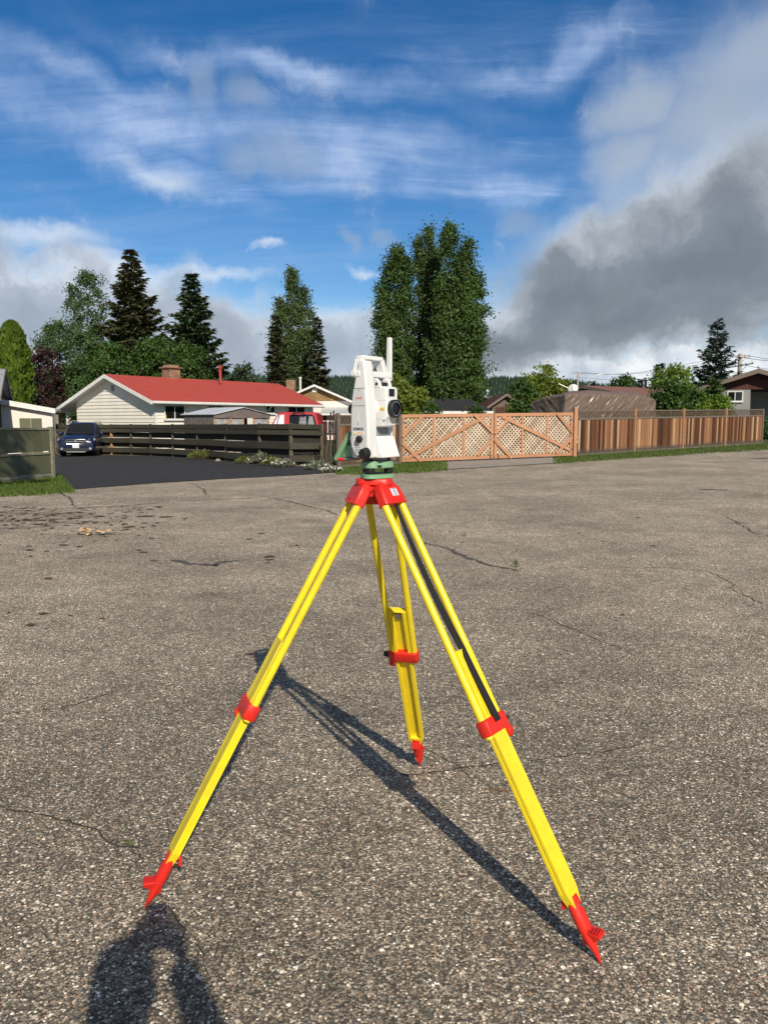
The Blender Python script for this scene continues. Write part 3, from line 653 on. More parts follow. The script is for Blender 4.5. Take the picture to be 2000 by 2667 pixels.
    cb = [T(-27, 84, 150), T(-27, 92, 128), T(-20, 95, 104), T(-8, 96, 84), T(4, 94, 72), T(12, 86, 66)]
    MB().tube([Vector(p) for p in cb], .0018, 8).build('cable', M['igrey'], ns, 60)
    # far standard
    far = [(-35, 68), (-36, 150), (-34, 220), (-26, 290), (-18, 330), (8, 330), (14, 290), (18, 220), (20, 150), (20, 68)]
    fs = std(far, -72, -40, 'side_standard')
    MB().lathe([(.014, 0), (.015, .003), (.015, .018)], T(8, -72, 195), (0, 1, 0), 20).build('drive_knob', M['black'], fs, 35)
    # lower housing between the standards with the sloping front
    hs = [(-60, 68), (-58, 120), (-45, 136), (38, 136), (41, 132), (63, 71), (61, 68)]
    hb = MB().prism(hs, lambda f, z, s: T(f, s, z), -48, 47).build('base_housing', M['iwhite'], root, 30, .003)
    MB().prism([(-20, 137), (-20, 162), (24, 162), (24, 137)], lambda f, z, s: T(f, s, z), -40, 46).build('yoke_recess', M['igrey'], hb)
    MB().box(T(-30, 0, 0)[0], .030, -.050, .050, .0665, .0679).build('base_ring', M['igrey'], hb)
    # telescope
    tel = [(-62, 190), (-66, 205), (-66, 262), (-58, 286), (20, 290), (58, 290), (66, 284), (66, 250), (68, 247), (68, 196), (62, 188), (58, 166), (30, 163), (-40, 166)]
    te = MB().prism(tel, lambda f, z, s: T(f, s, z), -31, 32).build('telescope', M['iwhite'], root, 30, .004)
    MB().lathe([(.034, .0), (.034, .007), (.029, .010), (.029, .016)], T(2, 31, 222), (0, -1, 0), 36).build('trunnion_boss', M['iwhite'], te, 30, .001)
    MB().box(.0655, .0672, -.014, .010, .262, .280).build('prism_window', M['lens'], te, bevel=.0008)
    MB().box(.0652, .0664, -.017, .013, .259, .283).build('window_frame', M['black'], te)
    MB().lathe([(.027, .067), (.0285, .069), (.0285, .082), (.026, .084), (.0235, .084), (.0225, .072)], T(0, 0, 221), (1, 0, 0), 40).build('objective_ring', M['black'], te, 35)
    MB().lathe([(.0228, .0755), (.018, .0785), (.009, .0800), (.001, .0803)], T(0, 0, 221), (1, 0, 0), 36).build('objective_lens', M['lens'], te, 60)
    MB().lathe([(.0205, .0815), (.0225, .0815), (.0225, .0822), (.0205, .0822), (.0205, .0815)], T(0, 0, 221), (1, 0, 0), 36, None, False).build('lens_rim', M['chrome'], te, 35)
    MB().lathe([(.019, -.066), (.019, -.080), (.016, -.083), (.016, -.098), (.011, -.100)], T(0, 0, 221), (1, 0, 0), 28).build('eyepiece', M['black'], te, 35)
    yl = MB().box(.044, .060, -.0333, -.0318, .216, .225).build('laser_label', M['iyellow'], te)
    MB().prism([(49, 217.5), (55, 217.5), (52, 223)], lambda f, z, s: T(f, s, z), 33.3, 33.8).build('label_mark', M['igrey'], yl)
    for z in (188, 247.5): MB().box(.030, .0674, -.0326, -.0318, z/1000-.0006, z/1000+.0006).build('seam', M['ipanel'], te)
    MB().prism([(52, 186), (62, 186), (57, 178)], lambda f, z, s: T(f, s, z), 31.5, 32.6).build('arrow_mark', M['igrey'], te)
    MB().box(-.012, .036, -.018, .018, .2905, .304).build('sight', M['black'], te, bevel=.002)
    for s in (28, -26):
        MB().prism([(10, 286), (46, 286), (40, 306), (28, 316), (14, 316)], lambda f, z, ss: T(f, ss, z), s-5, s+5).build('sight_cheek', M['iwhite'], te, 30, .002)
        MB().cyl(T(30, s+4, 298), T(30, s+6.2, 298), .0048, n=14).build('cheek_port', M['black'], te, 35)
    # carrying handle with radio antenna
    seg = [[(92, 322), (78, 364), (72, 378), (52, 372), (52, 340), (54, 322)], [(72, 378), (64, 386), (-38, 386), (-46, 379), (-28, 371), (52, 372)], [(-46, 379), (-70, 322), (-48, 322), (-40, 340), (-28, 371)]]
    hd = MB()
    for pg in seg: hd.prism(pg, lambda s, z, f: T(f-(0 if z < 360 else .12*(z-360)), s, z), -25, 6)
    ho = hd.build('carrying_handle', M['iwhite'], root, 30, .0035)
    MB().prism([(-30, 320), (-30, 338), (8, 338), (10, 334), (10, 318), (-24, 316)], lambda f, z, s: T(f, s, z), -78, 92).build('handle_base', M['iwhite'], ho, 30, .004)
    MB().lathe([(.007, 0), (.008, .002), (.008, .006)], T(-14, 92, 329), (0, -1, 0), 20).build('handle_lock', M['iwhite'], ho, 35)
    MB().prism([(-12, 312), (8, 312), (6, 449), (3, 452), (-7, 452), (-10, 449)], lambda f, z, s: T(f, s-.020*(z-312), z), -84, -73).build('antenna', M['iwhite'], ho, 30, .004)
    # keyboard unit at the rear
    kb = [(-64, 150), (-58, 148), (-55, 140), (-108, 54), (-114, 52), (-122, 58), (-124, 64)]
    ko = MB().prism(kb, lambda f, z, s: T(f, s, z), -62, 62).build('control_unit', M['igreen'], root, 30, .003)
    MB().prism([(-72, 108), (-46, 100), (-46, 66), (-96, 66)], lambda f, z, s: T(f, s, z), -52, 52).build('control_bracket', M['igreen'], ko, 30, .003)
    MB().prism([(-70, 146), (-122, 66), (-124.5, 67), (-72, 147.5)], lambda f, z, s: T(f, s, z), -50, 50).build('screen', M['glass'], ko)
    MB().cyl(T(-100, 66, 60), T(-78, 66, 62), .005, .004, 12).build('stylus', M['ired'], ko, 35)
    MB().box(-.100, -.040, -.060, .060, .0600, .0655).build('under_cover', M['igrey'], ko)
    return root
make_station()

# ------------------------------------------------------------------ fences and gates
UNIT = MB().box(-.5, .5, -.5, .5, -.5, .5).mesh('board')
def piece(name, mt, parent, p, q, wd, th, up=(0,0,1), cache={}):
    """one board from p to q as an object of its own (shares a unit mesh per material)"""
    me = cache.get((name, mt.name))
    if me is None:
        me = UNIT.copy(); me.name = name; me.materials.append(mt); cache[(name, mt.name)] = me
    o = bpy.data.objects.new(name, me); col.objects.link(o); o.parent = parent
    p, q = Vector(p), Vector(q); d = q-p; L = d.length; d.normalize(); s = d.cross(Vector(up)).normalized(); u = s.cross(d)
    o.matrix_basis = Matrix.Translation((p+q)/2) @ Matrix(((s.x, d.x, u.x), (s.y, d.y, u.y), (s.z, d.z, u.z))).to_4x4() @ Matrix.Diagonal((wd, L, th, 1))
    return o
def line_frame(A_, B_):
    D = Vector((B_.x-A_.x, B_.y-A_.y, 0)); L = D.length; D.normalize(); N = Vector((D.y, -D.x, 0))   # N faces the camera side
    return D, N, L

# dark rail fence: one bay between each two posts, four rails each
def rail_fence():
    px = [(150, 1183, 1106), (196, 1183, 1106), (244, 1184, 1106), (290, 1184, 1106), (341, 1185, 1106), (392, 1187, 1106), (449, 1190, 1106), (513, 1194, 1106), (586, 1200, 1105.5), (674, 1208, 1104.5), (756, 1212, 1105), (838, 1212, 1107)]
    pts = [gnd(x, y) for x, y, _ in px]; hs = [(y-t)*p.y/2000.0*1.0 for (x, y, t), p in zip(px, pts)]
    root = thing('rail_fence', 'long dark brown rail fence with gaps beside the black driveway', 'fence', pts[0]); O = Vector(root.location)
    fr = ((.885, 1.0), (.745, .862), (.40, .560), (.09, .245))
    for i, p in enumerate(pts):
        m = M['newpost'] if i in (2, 3) else M['railpost']
        D, N, L = line_frame(pts[max(0, i-1)], pts[min(len(pts)-1, i+1)])
        MB().beam(Vector((0, 0, -.1)), Vector((0, 0, hs[i]+.03)), .10, .10, D).build('post', m, root, bevel=.008).location = p-O-N*.055
    for i in range(len(pts)-1):
        a, b = pts[i], pts[i+1]; D, N, L = line_frame(a, b)
        for k, (f0, f1) in enumerate(fr):
            jit = random.uniform(-.012, .012)
            p = a+Vector((0, 0, hs[i]*(f0+f1)/2+jit)); q = b+Vector((0, 0, hs[i+1]*(f0+f1)/2+random.uniform(-.012, .012)))
            ov = .04 if k % 2 else -.004
            piece('rail', M['rail'], root, p-O+N*(.020+.002*(i % 2))-D*ov*.5, q-O+N*(.020+.002*(i % 2))+D*ov*.5, .038, hs[i]*(f1-f0))
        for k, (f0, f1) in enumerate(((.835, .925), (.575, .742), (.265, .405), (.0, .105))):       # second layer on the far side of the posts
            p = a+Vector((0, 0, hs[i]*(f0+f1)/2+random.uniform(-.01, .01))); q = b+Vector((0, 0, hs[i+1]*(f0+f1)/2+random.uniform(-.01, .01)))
            piece('back_rail', M['shaded_rail'], root, p-O-N*(.130+.002*(i % 2)), q-O-N*(.130+.002*(i % 2)), .036, hs[i]*(f1-f0))
rail_fence()

# olive board fence at the left
def olive_fence():
    a, b = gnd(-260, 1290), gnd(141, 1248); H = 1.40
    root = thing('board_fence', 'olive green painted board fence panel with grass at its foot', 'fence', (b.x, b.y, b.z)); O = Vector(root.location)
    D, N, L = line_frame(a, b); up = Vector((0, 0, 1)); n = 15; wd = (L-.12)/n
    for t0, t1 in ((.16, .70), (.74, 1.36)):
        for i in range(n):
            c = a-O+D*(wd*(i+.5)); j = random.uniform(-.003, .003)
            piece('board', M['olive'], root, c+up*t0+N*j, c+up*t1+N*j, wd-.004, .022, N)
    for z, h, dn in ((.72, .055, .030), (1.375, .055, .028), (.135, .075, .026), (.055, .10, .010)):
        piece('rail', M['olivetrim'], root, a-O+up*z+N*dn*.6, b-O-D*.11+up*z+N*dn*.6, .034, h)
    MB().beam(b-O-D*.055-up*.1, b-O-D*.055+up*1.43, .11, .11, N).build('post', M['olivetrim'], root, bevel=.006)
    MB().beam(b-O-D*.50*L-up*.1+N*-.08, b-O-D*.5*L+up*1.36+N*-.08, .10, .09, N).build('post', M['olive'], root, bevel=.006)
olive_fence()

# cedar fence with lattice top on the right
PK = MB().box(-.5, .5, -.5, .5, 0, 1).mesh('picket')
def picket(parent, base, D, N, wd, h, mt, cache={}):
    me = cache.get(mt.name)
    if me is None: me = PK.copy(); me.name = 'picket'; me.materials.append(mt); cache[mt.name] = me
    o = bpy.data.objects.new('picket', me); col.objects.link(o); o.parent = parent
    o.matrix_basis = Matrix.Translation(base) @ Matrix(((D.x, N.x, 0), (D.y, N.y, 0), (0, 0, 1))).to_4x4() @ Matrix.Diagonal((wd, .018, h, 1)); return o
def lat_panel(p, D, N, L, z0, z1, sp=.17, wd=.042, th=.010):
    mb = MB(); up = Vector((0, 0, 1)); h = z1-z0
    for sg in (1, -1):
        x = -h
        while x < L+h:
            u0, v0, u1, v1 = (x, 0, x+h, h) if sg > 0 else (x+h, 0, x, h)
            pts = []
            for (u, v, uu, vv) in ((u0, v0, u1, v1),):
                lo, hi = 0.0, 1.0
                du = uu-u
                for lim, s in ((0, 1), (L, -1)):
                    a = (lim-u)/du
                    if du*s > 0: lo = max(lo, a)
                    else: hi = min(hi, a)
                if hi-lo > .02: pts = [(u+du*lo, h*lo), (u+du*hi, h*hi)]
            if pts:
                (a0, b0), (a1, b1) = pts; off = N*(sg*th*.55)
                mb.beam(p+D*a0+up*(z0+b0)+off, p+D*a1+up*(z0+b1)+off, th, wd, up)
            x += sp
    return mb
def cedar_fence(name, label, a, b, H, posts, latm, group=None, base_gap=.06, npk=None, first_post=True, last_post=True):
    root = thing(name, label, 'fence', a, 0, group); O = Vector(root.location); D, N, L = line_frame(a, b); up = Vector((0, 0, 1))
    W = L/posts
    for k in range(posts):
        p0 = a+D*(W*k); p1 = a+D*(W*(k+1)); zz0 = p0.z = a.z+(b.z-a.z)*k/posts; p1.z = a.z+(b.z-a.z)*(k+1)/posts
        zm = (p0.z+p1.z)/2
        q = p0-O; q.z = p0.z-a.z
        n = npk or max(6, round((W-.10)/.142)); wd = (W-.10)/n
        for i in range(n):
            f = (i+.5)/n; c = q+D*(.05+wd*(i+.5))+N*random.uniform(-.006, .006); c.z += (p1.z-p0.z)*f+base_gap+random.uniform(-.01, .01)
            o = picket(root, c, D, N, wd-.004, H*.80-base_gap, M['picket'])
        e = p1-O; e.z = p1.z-a.z
        for z, h, th, dn in ((H*.815, .07, .035, .012), (H-.02, .045, .05, .0)):
            piece('rail', M['greywood'], root, q+D*.05+up*z+N*dn, e-D*.05+up*z+N*dn, th, h)
        piece('base_board', M['greywood'], root, q+D*.05+up*.045+N*.004, e-D*.05+up*.045+N*.004, .03, .085)
        lp = lat_panel(q+D*.05, D, N, W-.10, H*.835, H-.045); sl = (p1.z-p0.z)/W
        lp.v = [(x, y, z+sl*((Vector((x, y, 0))-Vector((q.x, q.y, 0))).dot(D))) for x, y, z in lp.v]
        stuff(lp.build('lattice', latm, root))
        if k or first_post: MB().beam(q-up*.1+N*.03, q+up*(H+.06)+N*.03, .105, .105, D).build('post', M['cedarpost'] if k else M['greywood'], root, bevel=.006)
    if last_post: MB().beam(e-up*.1+N*.01, e+up*(H+.02)+N*.01, .10, .10, D).build('post', M['greywood'], root, bevel=.006)
    return root
fa, fb = gnd(1502, 1188), gnd(1982, 1156)
cedar_fence('cedar_fence', 'weathered cedar plank fence with lattice top along the right grass strip', fa, fb, 1.80, 4, M['brownlat'], first_post=False)
pa, pb = gnd(880, 1219), gnd(1040, 1209)
cedar_fence('cedar_fence', 'cedar plank fence panel with lattice top half hidden behind the total station', pa, pb, 1.72, 2, M['brownlat'])

# double lattice gate
def gates():
    a, b = gnd(1046, 1208), gnd(1489, 1191); D, N, L = line_frame(a, b); up = Vector((0, 0, 1)); H = 1.66; z0 = .07
    rise = (b.z-a.z)/L; Dz = (D+up*rise)
    spec = [dict(w0=0.0, w1=.5125, lab='left leaf of the salmon wooden lattice gate beside the round post', hinge='l', main=((.035, .06), (.90, .93)),
                 br=[((.0, .53), (.23, .985)), ((.0, .40), (.20, .0)), ((.775, .985), (.995, .56)), ((.815, .08), (.995, .45))], vs=(.34, .665)),
            dict(w0=.5175, w1=1.0, lab='right leaf of the salmon wooden lattice gate beside the square post', hinge='r', main=((.09, .93), (.965, .14)),
                 br=[((.005, .55), (.19, .93)), ((.005, .40), (.215, .0)), ((.78, .985), (.99, .53)), ((.78, .06), (.99, .43))], vs=(.35, .67))]
    for g in spec:
        p0 = a+D*(L*g['w0']); p0.z = a.z+rise*L*g['w0']+z0; Wd = L*(g['w1']-g['w0'])
        root = thing('lattice_gate', g['lab'], 'gate', p0, 0, 'leaves of the double lattice gate')
        Q = lambda u, v, n=0.0: Dz*(Wd*u)+up*(H*v)+N*n
        fw = .115
        G_ = M['gatewood']
        piece('frame_board', G_, root, Q(0, 0)+up*fw/2, Q(1, 0)+up*fw/2, .034, fw)
        piece('frame_board', G_, root, Q(0, 1)-up*fw/2, Q(1, 1)-up*fw/2, .034, fw)
        for u in (fw/2/Wd, 1-fw/2/Wd): piece('frame_board', G_, root, Q(u, 0)+up*fw, Q(u, 1)-up*fw, .033, fw, N.cross(up))
        for u in g['vs']: piece('frame_board', G_, root, Q(u, 0)+up*fw, Q(u, 1)-up*fw, .032, .09, N.cross(up))
        m0, m1 = g['main']; piece('brace', G_, root, Q(*m0, .028), Q(*m1, .028), .022, .125)
        for c0, c1 in g['br']: piece('brace', G_, root, Q(*c0, .050), Q(*c1, .050), .022, .10)
        # lattice slats, each its own piece
        sp = .150; h = H-2*fw; w_ = Wd-2*fw; o0 = Q(0, 0)+Dz*fw+up*fw
        for sg in (1, -1):
            x = -h+.03
            while x < w_:
                u0, u1 = (x, x+h) if sg > 0 else (x+h, x)
                lo, hi = 0.0, 1.0; du = u1-u0
                for lim, s in ((0, 1), (w_, -1)):
                    t = (lim-u0)/du
                    if du*s > 0: lo = max(lo, t)
                    else: hi = min(hi, t)
                if hi-lo > .05:
                    off = -N*(.024 if sg > 0 else .033)
                    piece('slat', M['lattice'], root, o0+Dz*(u0+du*lo)+up*(h*lo)+off, o0+Dz*(u0+du*hi)+up*(h*hi)+off, .008, .044)
                x += sp
        e = -.02 if g['hinge'] == 'l' else 1.02
        for v in (.16, .84):
            MB().beam(Q(e-.015, v, .03), Q(e+.06 if e < 0 else e-.06, v, .03), .012, .05).cyl(Q(e, v-.03, .035), Q(e, v+.03, .035), .016, n=10).build('hinge', M['steel'], root, 40)
        u = .965 if g['hinge'] == 'l' else .05
        MB().cyl(Q(u, -.05, .06), Q(u, .10, .06), .012, n=8).cyl(Q(u, -.05, .06), Q(u, .0, .06), .022, n=8).build('drop_bolt', M['rust'], root, 40)
    q = a-D*.10
    t = thing('gate_post', 'weathered round grey post at the left end of the gate', 'post', q)
    MB().cyl((0, 0, -.1), (0, 0, 1.86), .062, .056, 14).build('pole', M['greywood'], t, 40)
    MB().cyl((0, 0, 1.86), (0, 0, 1.875), .056, .03, 14).build('top', M['greywood'], t, 40)
    q = b+D*.10
    t = thing('gate_post', 'square reddish wooden post between the gate and the cedar fence', 'post', q)
    MB().beam((0, 0, -.1), (0, 0, 1.92), .15, .15, D).build('pole', M['gatewood'], t, bevel=.008)
    MB().beam((0, 0, 1.92), (0, 0, 1.935), .15, .15, D, .12, .12).build('top', M['gatewood'], t)
gates()
# leaning rusty bars and the corner post
for x, yb, yt, lean, lab in ((846, 1218, 1092, .04, 'thick rusty iron bar leaning at the corner of the rail fence'), (856, 1219, 1072, .10, 'tall rusty iron bar with wavy bends by the rail fence end'), (868, 1213, 1068, .02, 'rusty iron stake right against the grey corner post')):
    g = gnd(x, yb); h = (yb-yt)*g.y/2000; pts = [Vector((lean*h*(i/8)*.4+.02*math.sin(i*1.9), 0, h*i/8-.03)) for i in range(9)]
    t = thing('iron_bar', lab, 'bar', g, 0, 'rusty iron bars by the fence corner')
    MB().tube(pts, .026, 8).build('rod', M['rust'], t, 40)
    MB().cyl(pts[5]+Vector((-.035, 0, 0)), pts[5]+Vector((.035, 0, .01)), .012, n=8).build('cross_pin', M['rust'], t, 40)
g = gnd(878, 1217)
t = thing('corner_post', 'thick grey green wooden corner post where the two fences meet', 'post', g)
MB().beam((0, 0, -.1), (0, 0, 1.76), .14, .14, (0, 1, 0)).build('pole', M['railpost'], t, bevel=.01)
MB().beam((.075, 0, .02), (.075, 0, 1.70), .02, .10, (0, 1, 0)).build('side_board', M['greywood'], t)

# ------------------------------------------------------------------ houses
def on_plane(root, px, py, axis=1, val=0.0):
    """local point where the sight line meets the local plane axis=val of a turned house"""
    Mi = (Matrix.Translation(root.location) @ Matrix.Rotation(root.rotation_euler.z, 4, 'Z')).inverted()
    o = Mi @ Vector((0, 0, EYE)); d = Mi.to_3x3() @ ray(px, py); k = (val-o[axis])/d[axis]; return o+d*k
def clap(mb, O, D, N, u0, u1, z0, z1, step=.14):
    """lapped boards between u0(z) and u1(z)"""
    up = Vector((0, 0, 1)); z = z0
    while z < z1-.005:
        zz = min(z+step, z1); a0, a1, b0, b1 = u0(z), u1(z), u0(zz), u1(zz)
        if a1-a0 > .02:
            if b1-b0 < .02: b0 = b1 = (b0+b1)/2; b0 -= .01; b1 += .01
            P = [O+D*a0+up*z+N*.040, O+D*a1+up*z+N*.040, O+D*b1+up*zz+N*.006, O+D*b0+up*zz+N*.006, O+D*a0+up*z, O+D*a1+up*z]
            mb.add(P, [(0, 1, 2, 3), (4, 5, 1, 0)])
        z = zz
def slab(mb, q, th):
    q = [Vector(p) for p in q]; n = (q[1]-q[0]).cross(q[3]-q[0]).normalized()
    if n.z < 0: n = -n
    return mb.hexa([p-n*th for p in q], q)
def window(root, u0, u1, z0, z1, O, D, N, split=1, frame=None, fw=.06, sill=True):
    """frame with mullions; panes sit back inside the frame"""
    up = Vector((0, 0, 1)); O, D, N = Vector(O), Vector(D), Vector(N); mb = MB()
    P = lambda u, z, n: O+D*u+up*z+N*n
    def bar(a0, a1, b0, b1, n0=.0, n1=.07):
        mb.hexa([P(a0, b0, n0), P(a1, b0, n0), P(a1, b0, n1), P(a0, b0, n1)], [P(a0, b1, n0), P(a1, b1, n0), P(a1, b1, n1), P(a0, b1, n1)])
    bar(u0-fw, u1+fw, z0-fw, z0); bar(u0-fw, u1+fw, z1, z1+fw); bar(u0-fw, u0, z0, z1); bar(u1, u1+fw, z0, z1)
    xs = [u0+(u1-u0)*k/(split+1) for k in range(split+2)]
    for x in xs[1:-1]: bar(x-.025, x+.025, z0, z1, 0, .055)
    w_ = mb.build('window', frame or M['white'], root)
    for a, b in zip(xs, xs[1:]):
        pm = MB().hexa([P(a+.003, z0+.003, .024), P(b-.003, z0+.003, .024), P(b-.003, z0+.003, .034), P(a+.003, z0+.003, .034)], [P(a+.003, z1-.003, .024), P(b-.003, z1-.003, .024), P(b-.003, z1-.003, .034), P(a+.003, z1-.003, .034)])
        pm.build('pane', M['glass'], w_)
    if sill: MB().hexa([P(u0-.1, z0-fw-.05, 0), P(u1+.1, z0-fw-.05, 0), P(u1+.1, z0-fw-.05, .11), P(u0-.1, z0-fw-.05, .11)], [P(u0-.1, z0-fw-.003, 0), P(u1+.1, z0-fw-.003, 0), P(u1+.1, z0-fw-.003, .10), P(u0-.1, z0-fw-.003, .10)]).build('sill', frame or M['white'], w_)
    return w_
def chimney(root, c, w_, d_, z0, z1, cap=True, parent=None):
    """brick courses, every brick its own geometry"""
    mb = MB(); h = .085; z = z0; k = 0
    while z < z1-.01:
        for fx, L, fixed, ax in ((0, w_, -d_/2, 'x'), (0, w_, d_/2, 'x'), (1, d_, -w_/2, 'y'), (1, d_, w_/2, 'y')):
            n = max(2, round(L/.24)); bw = L/n; off = (k % 2)*bw/2; x = -L/2-off
            while x < L/2-.02:
                a, b = max(x, -L/2)+.006, min(x+bw, L/2)-.006; j = random.uniform(0, .008)
                if b-a > .03:
                    lo, hi = (fixed-.03, fixed+j) if fixed > 0 else (fixed-j, fixed+.03)
                    if ax == 'x': mb.box(c[0]+a, c[0]+b, c[1]+lo, c[1]+hi, z+.006, z+h-.006)
                    else: mb.box(c[0]+lo, c[0]+hi, c[1]+a, c[1]+b, z+.006, z+h-.006)
                x += bw
        z += h; k += 1
    core = MB().box(c[0]-w_/2+.012, c[0]+w_/2-.012, c[1]-d_/2+.012, c[1]+d_/2-.012, z0-.3, z).build('chimney', M['mortar'], root)
    stuff(mb.build('bricks', M['brick'], core))
    if cap:
        MB().box(c[0]-w_/2-.13, c[0]+w_/2+.13, c[1]-d_/2-.13, c[1]+d_/2+.13, z, z+.07).box(c[0]-w_/2+.06, c[0]+w_/2-.06, c[1]-d_/2+.06, c[1]+d_/2-.06, z+.073, z+.20).build('chimney_cap', M['brick'], core, bevel=.01)
    return core
def gabled(root, L, W, ze, zr, ov, gx, wall, roof, trim, back=None, fas=.20, claps=None, gable_m=None, gable_z=None):
    """long walls along x at y=0 and y=W, gables at x=0 and x=L; eave height ze at the drip line"""
    back = ov if back is None else back; sl = (zr-ze)/(W/2+ov); zt = lambda y: zr-sl*abs(y-W/2); X, Y, Z = Vector((1, 0, 0)), Vector((0, 1, 0)), Vector((0, 0, 1))
    mb = MB(); zw = zt(0)-.10
    mb.prism([(0, 0), (W, 0), (W, zt(W)-.10), (W/2, zr-.10), (0, zw)], lambda y, z, x: (x, y, z), 0, L)
    wl = mb.build('wall', wall, root)
    if claps:
        cb = MB(); ztp = gable_z if gable_z else zr-.12
        clap(cb, Vector((0, 0, 0)), X, -Y, lambda z: 0.0, lambda z: L, .3, zw, claps)
        inv = lambda z: 0.0 if z < zw else (z+.10-zr)/sl+W/2
        clap(cb, Vector((0, 0, 0)), Y, -X, lambda z: inv(z), lambda z: W-inv(z) if z > zw else W, .3, ztp, claps)
        cb.build('siding', wall, wl)
    if gable_m:
        gb = MB(); n = int(W/.18); inv = lambda y: zt(y)-.13
        for i in range(n):
            a, b = W*i/n+.004, W*(i+1)/n-.004
            if min(inv(a), inv(b)) > gable_z+.02: gb.hexa([(-.03, a, gable_z), (-.004, a, gable_z), (-.004, b, gable_z), (-.03, b, gable_z)], [(-.03, a, inv(a)), (-.004, a, inv(a)), (-.004, b, inv(b)), (-.03, b, inv(b))])
        stuff(gb.build('gable_boards', gable_m, wl))
    rf = MB(); e = .0015
    slab(rf, [(-gx, -ov, zt(-ov)), (L+gx, -ov, zt(-ov)), (L+gx, W/2-e, zr), (-gx, W/2-e, zr)], .07)
    slab(rf, [(-gx, W/2+e, zr), (L+gx, W/2+e, zr), (L+gx, W+back, zt(W+back)), (-gx, W+back, zt(W+back))], .07)
    ro = rf.build('roof', roof, root)
    fm = MB(); zf = -.075
    for x in (-gx-.022, L+gx+.022):
        for y0, y1 in ((-ov, W/2), (W/2, W+back)):
            fm.prism([(y0, zt(y0)-fas-.02), (y1, zt(y1)-fas-.02), (y1, zt(y1)-.012), (y0, zt(y0)-.012)], lambda y, z, a: (a, y, z), x-.02, x+.02)
    fm.box(-gx, L+gx, -ov-.045, -ov-.003, zt(-ov)-fas, zt(-ov)-.02); fm.box(-gx, L+gx, W+back+.003, W+back+.045, zt(W+back)-fas, zt(W+back)-.02)
    fm.build('fascia', trim, ro)
    sf = MB(); slab(sf, [(-gx, -ov, zt(-ov)-.085), (L+gx, -ov, zt(-ov)-.085), (L+gx, 0, zt(0)-.085), (-gx, 0, zt(0)-.085)], .02)
    slab(sf, [(-gx, 0.001, zt(0)-.085), (-.005, 0.001, zt(0)-.085), (-.005, W/2, zr-.085), (-gx, W/2, zr-.085)], .02)
    slab(sf, [(-gx, W/2+.001, zr-.085), (-.005, W/2+.001, zr-.085), (-.005, W, zt(W)-.085), (-gx, W, zt(W)-.085)], .02)
    if back > ov: slab(sf, [(-gx, W+.003, zt(W)-.085), (L+gx, W+.003, zt(W)-.085), (L+gx, W+back, zt(W+back)-.085), (-gx, W+back, zt(W+back)-.085)], .02)
    sf.build('soffit', M['white'] if trim is M['white'] else trim, ro)
    return dict(wall=wl, roof=ro, zt=zt, sl=sl)

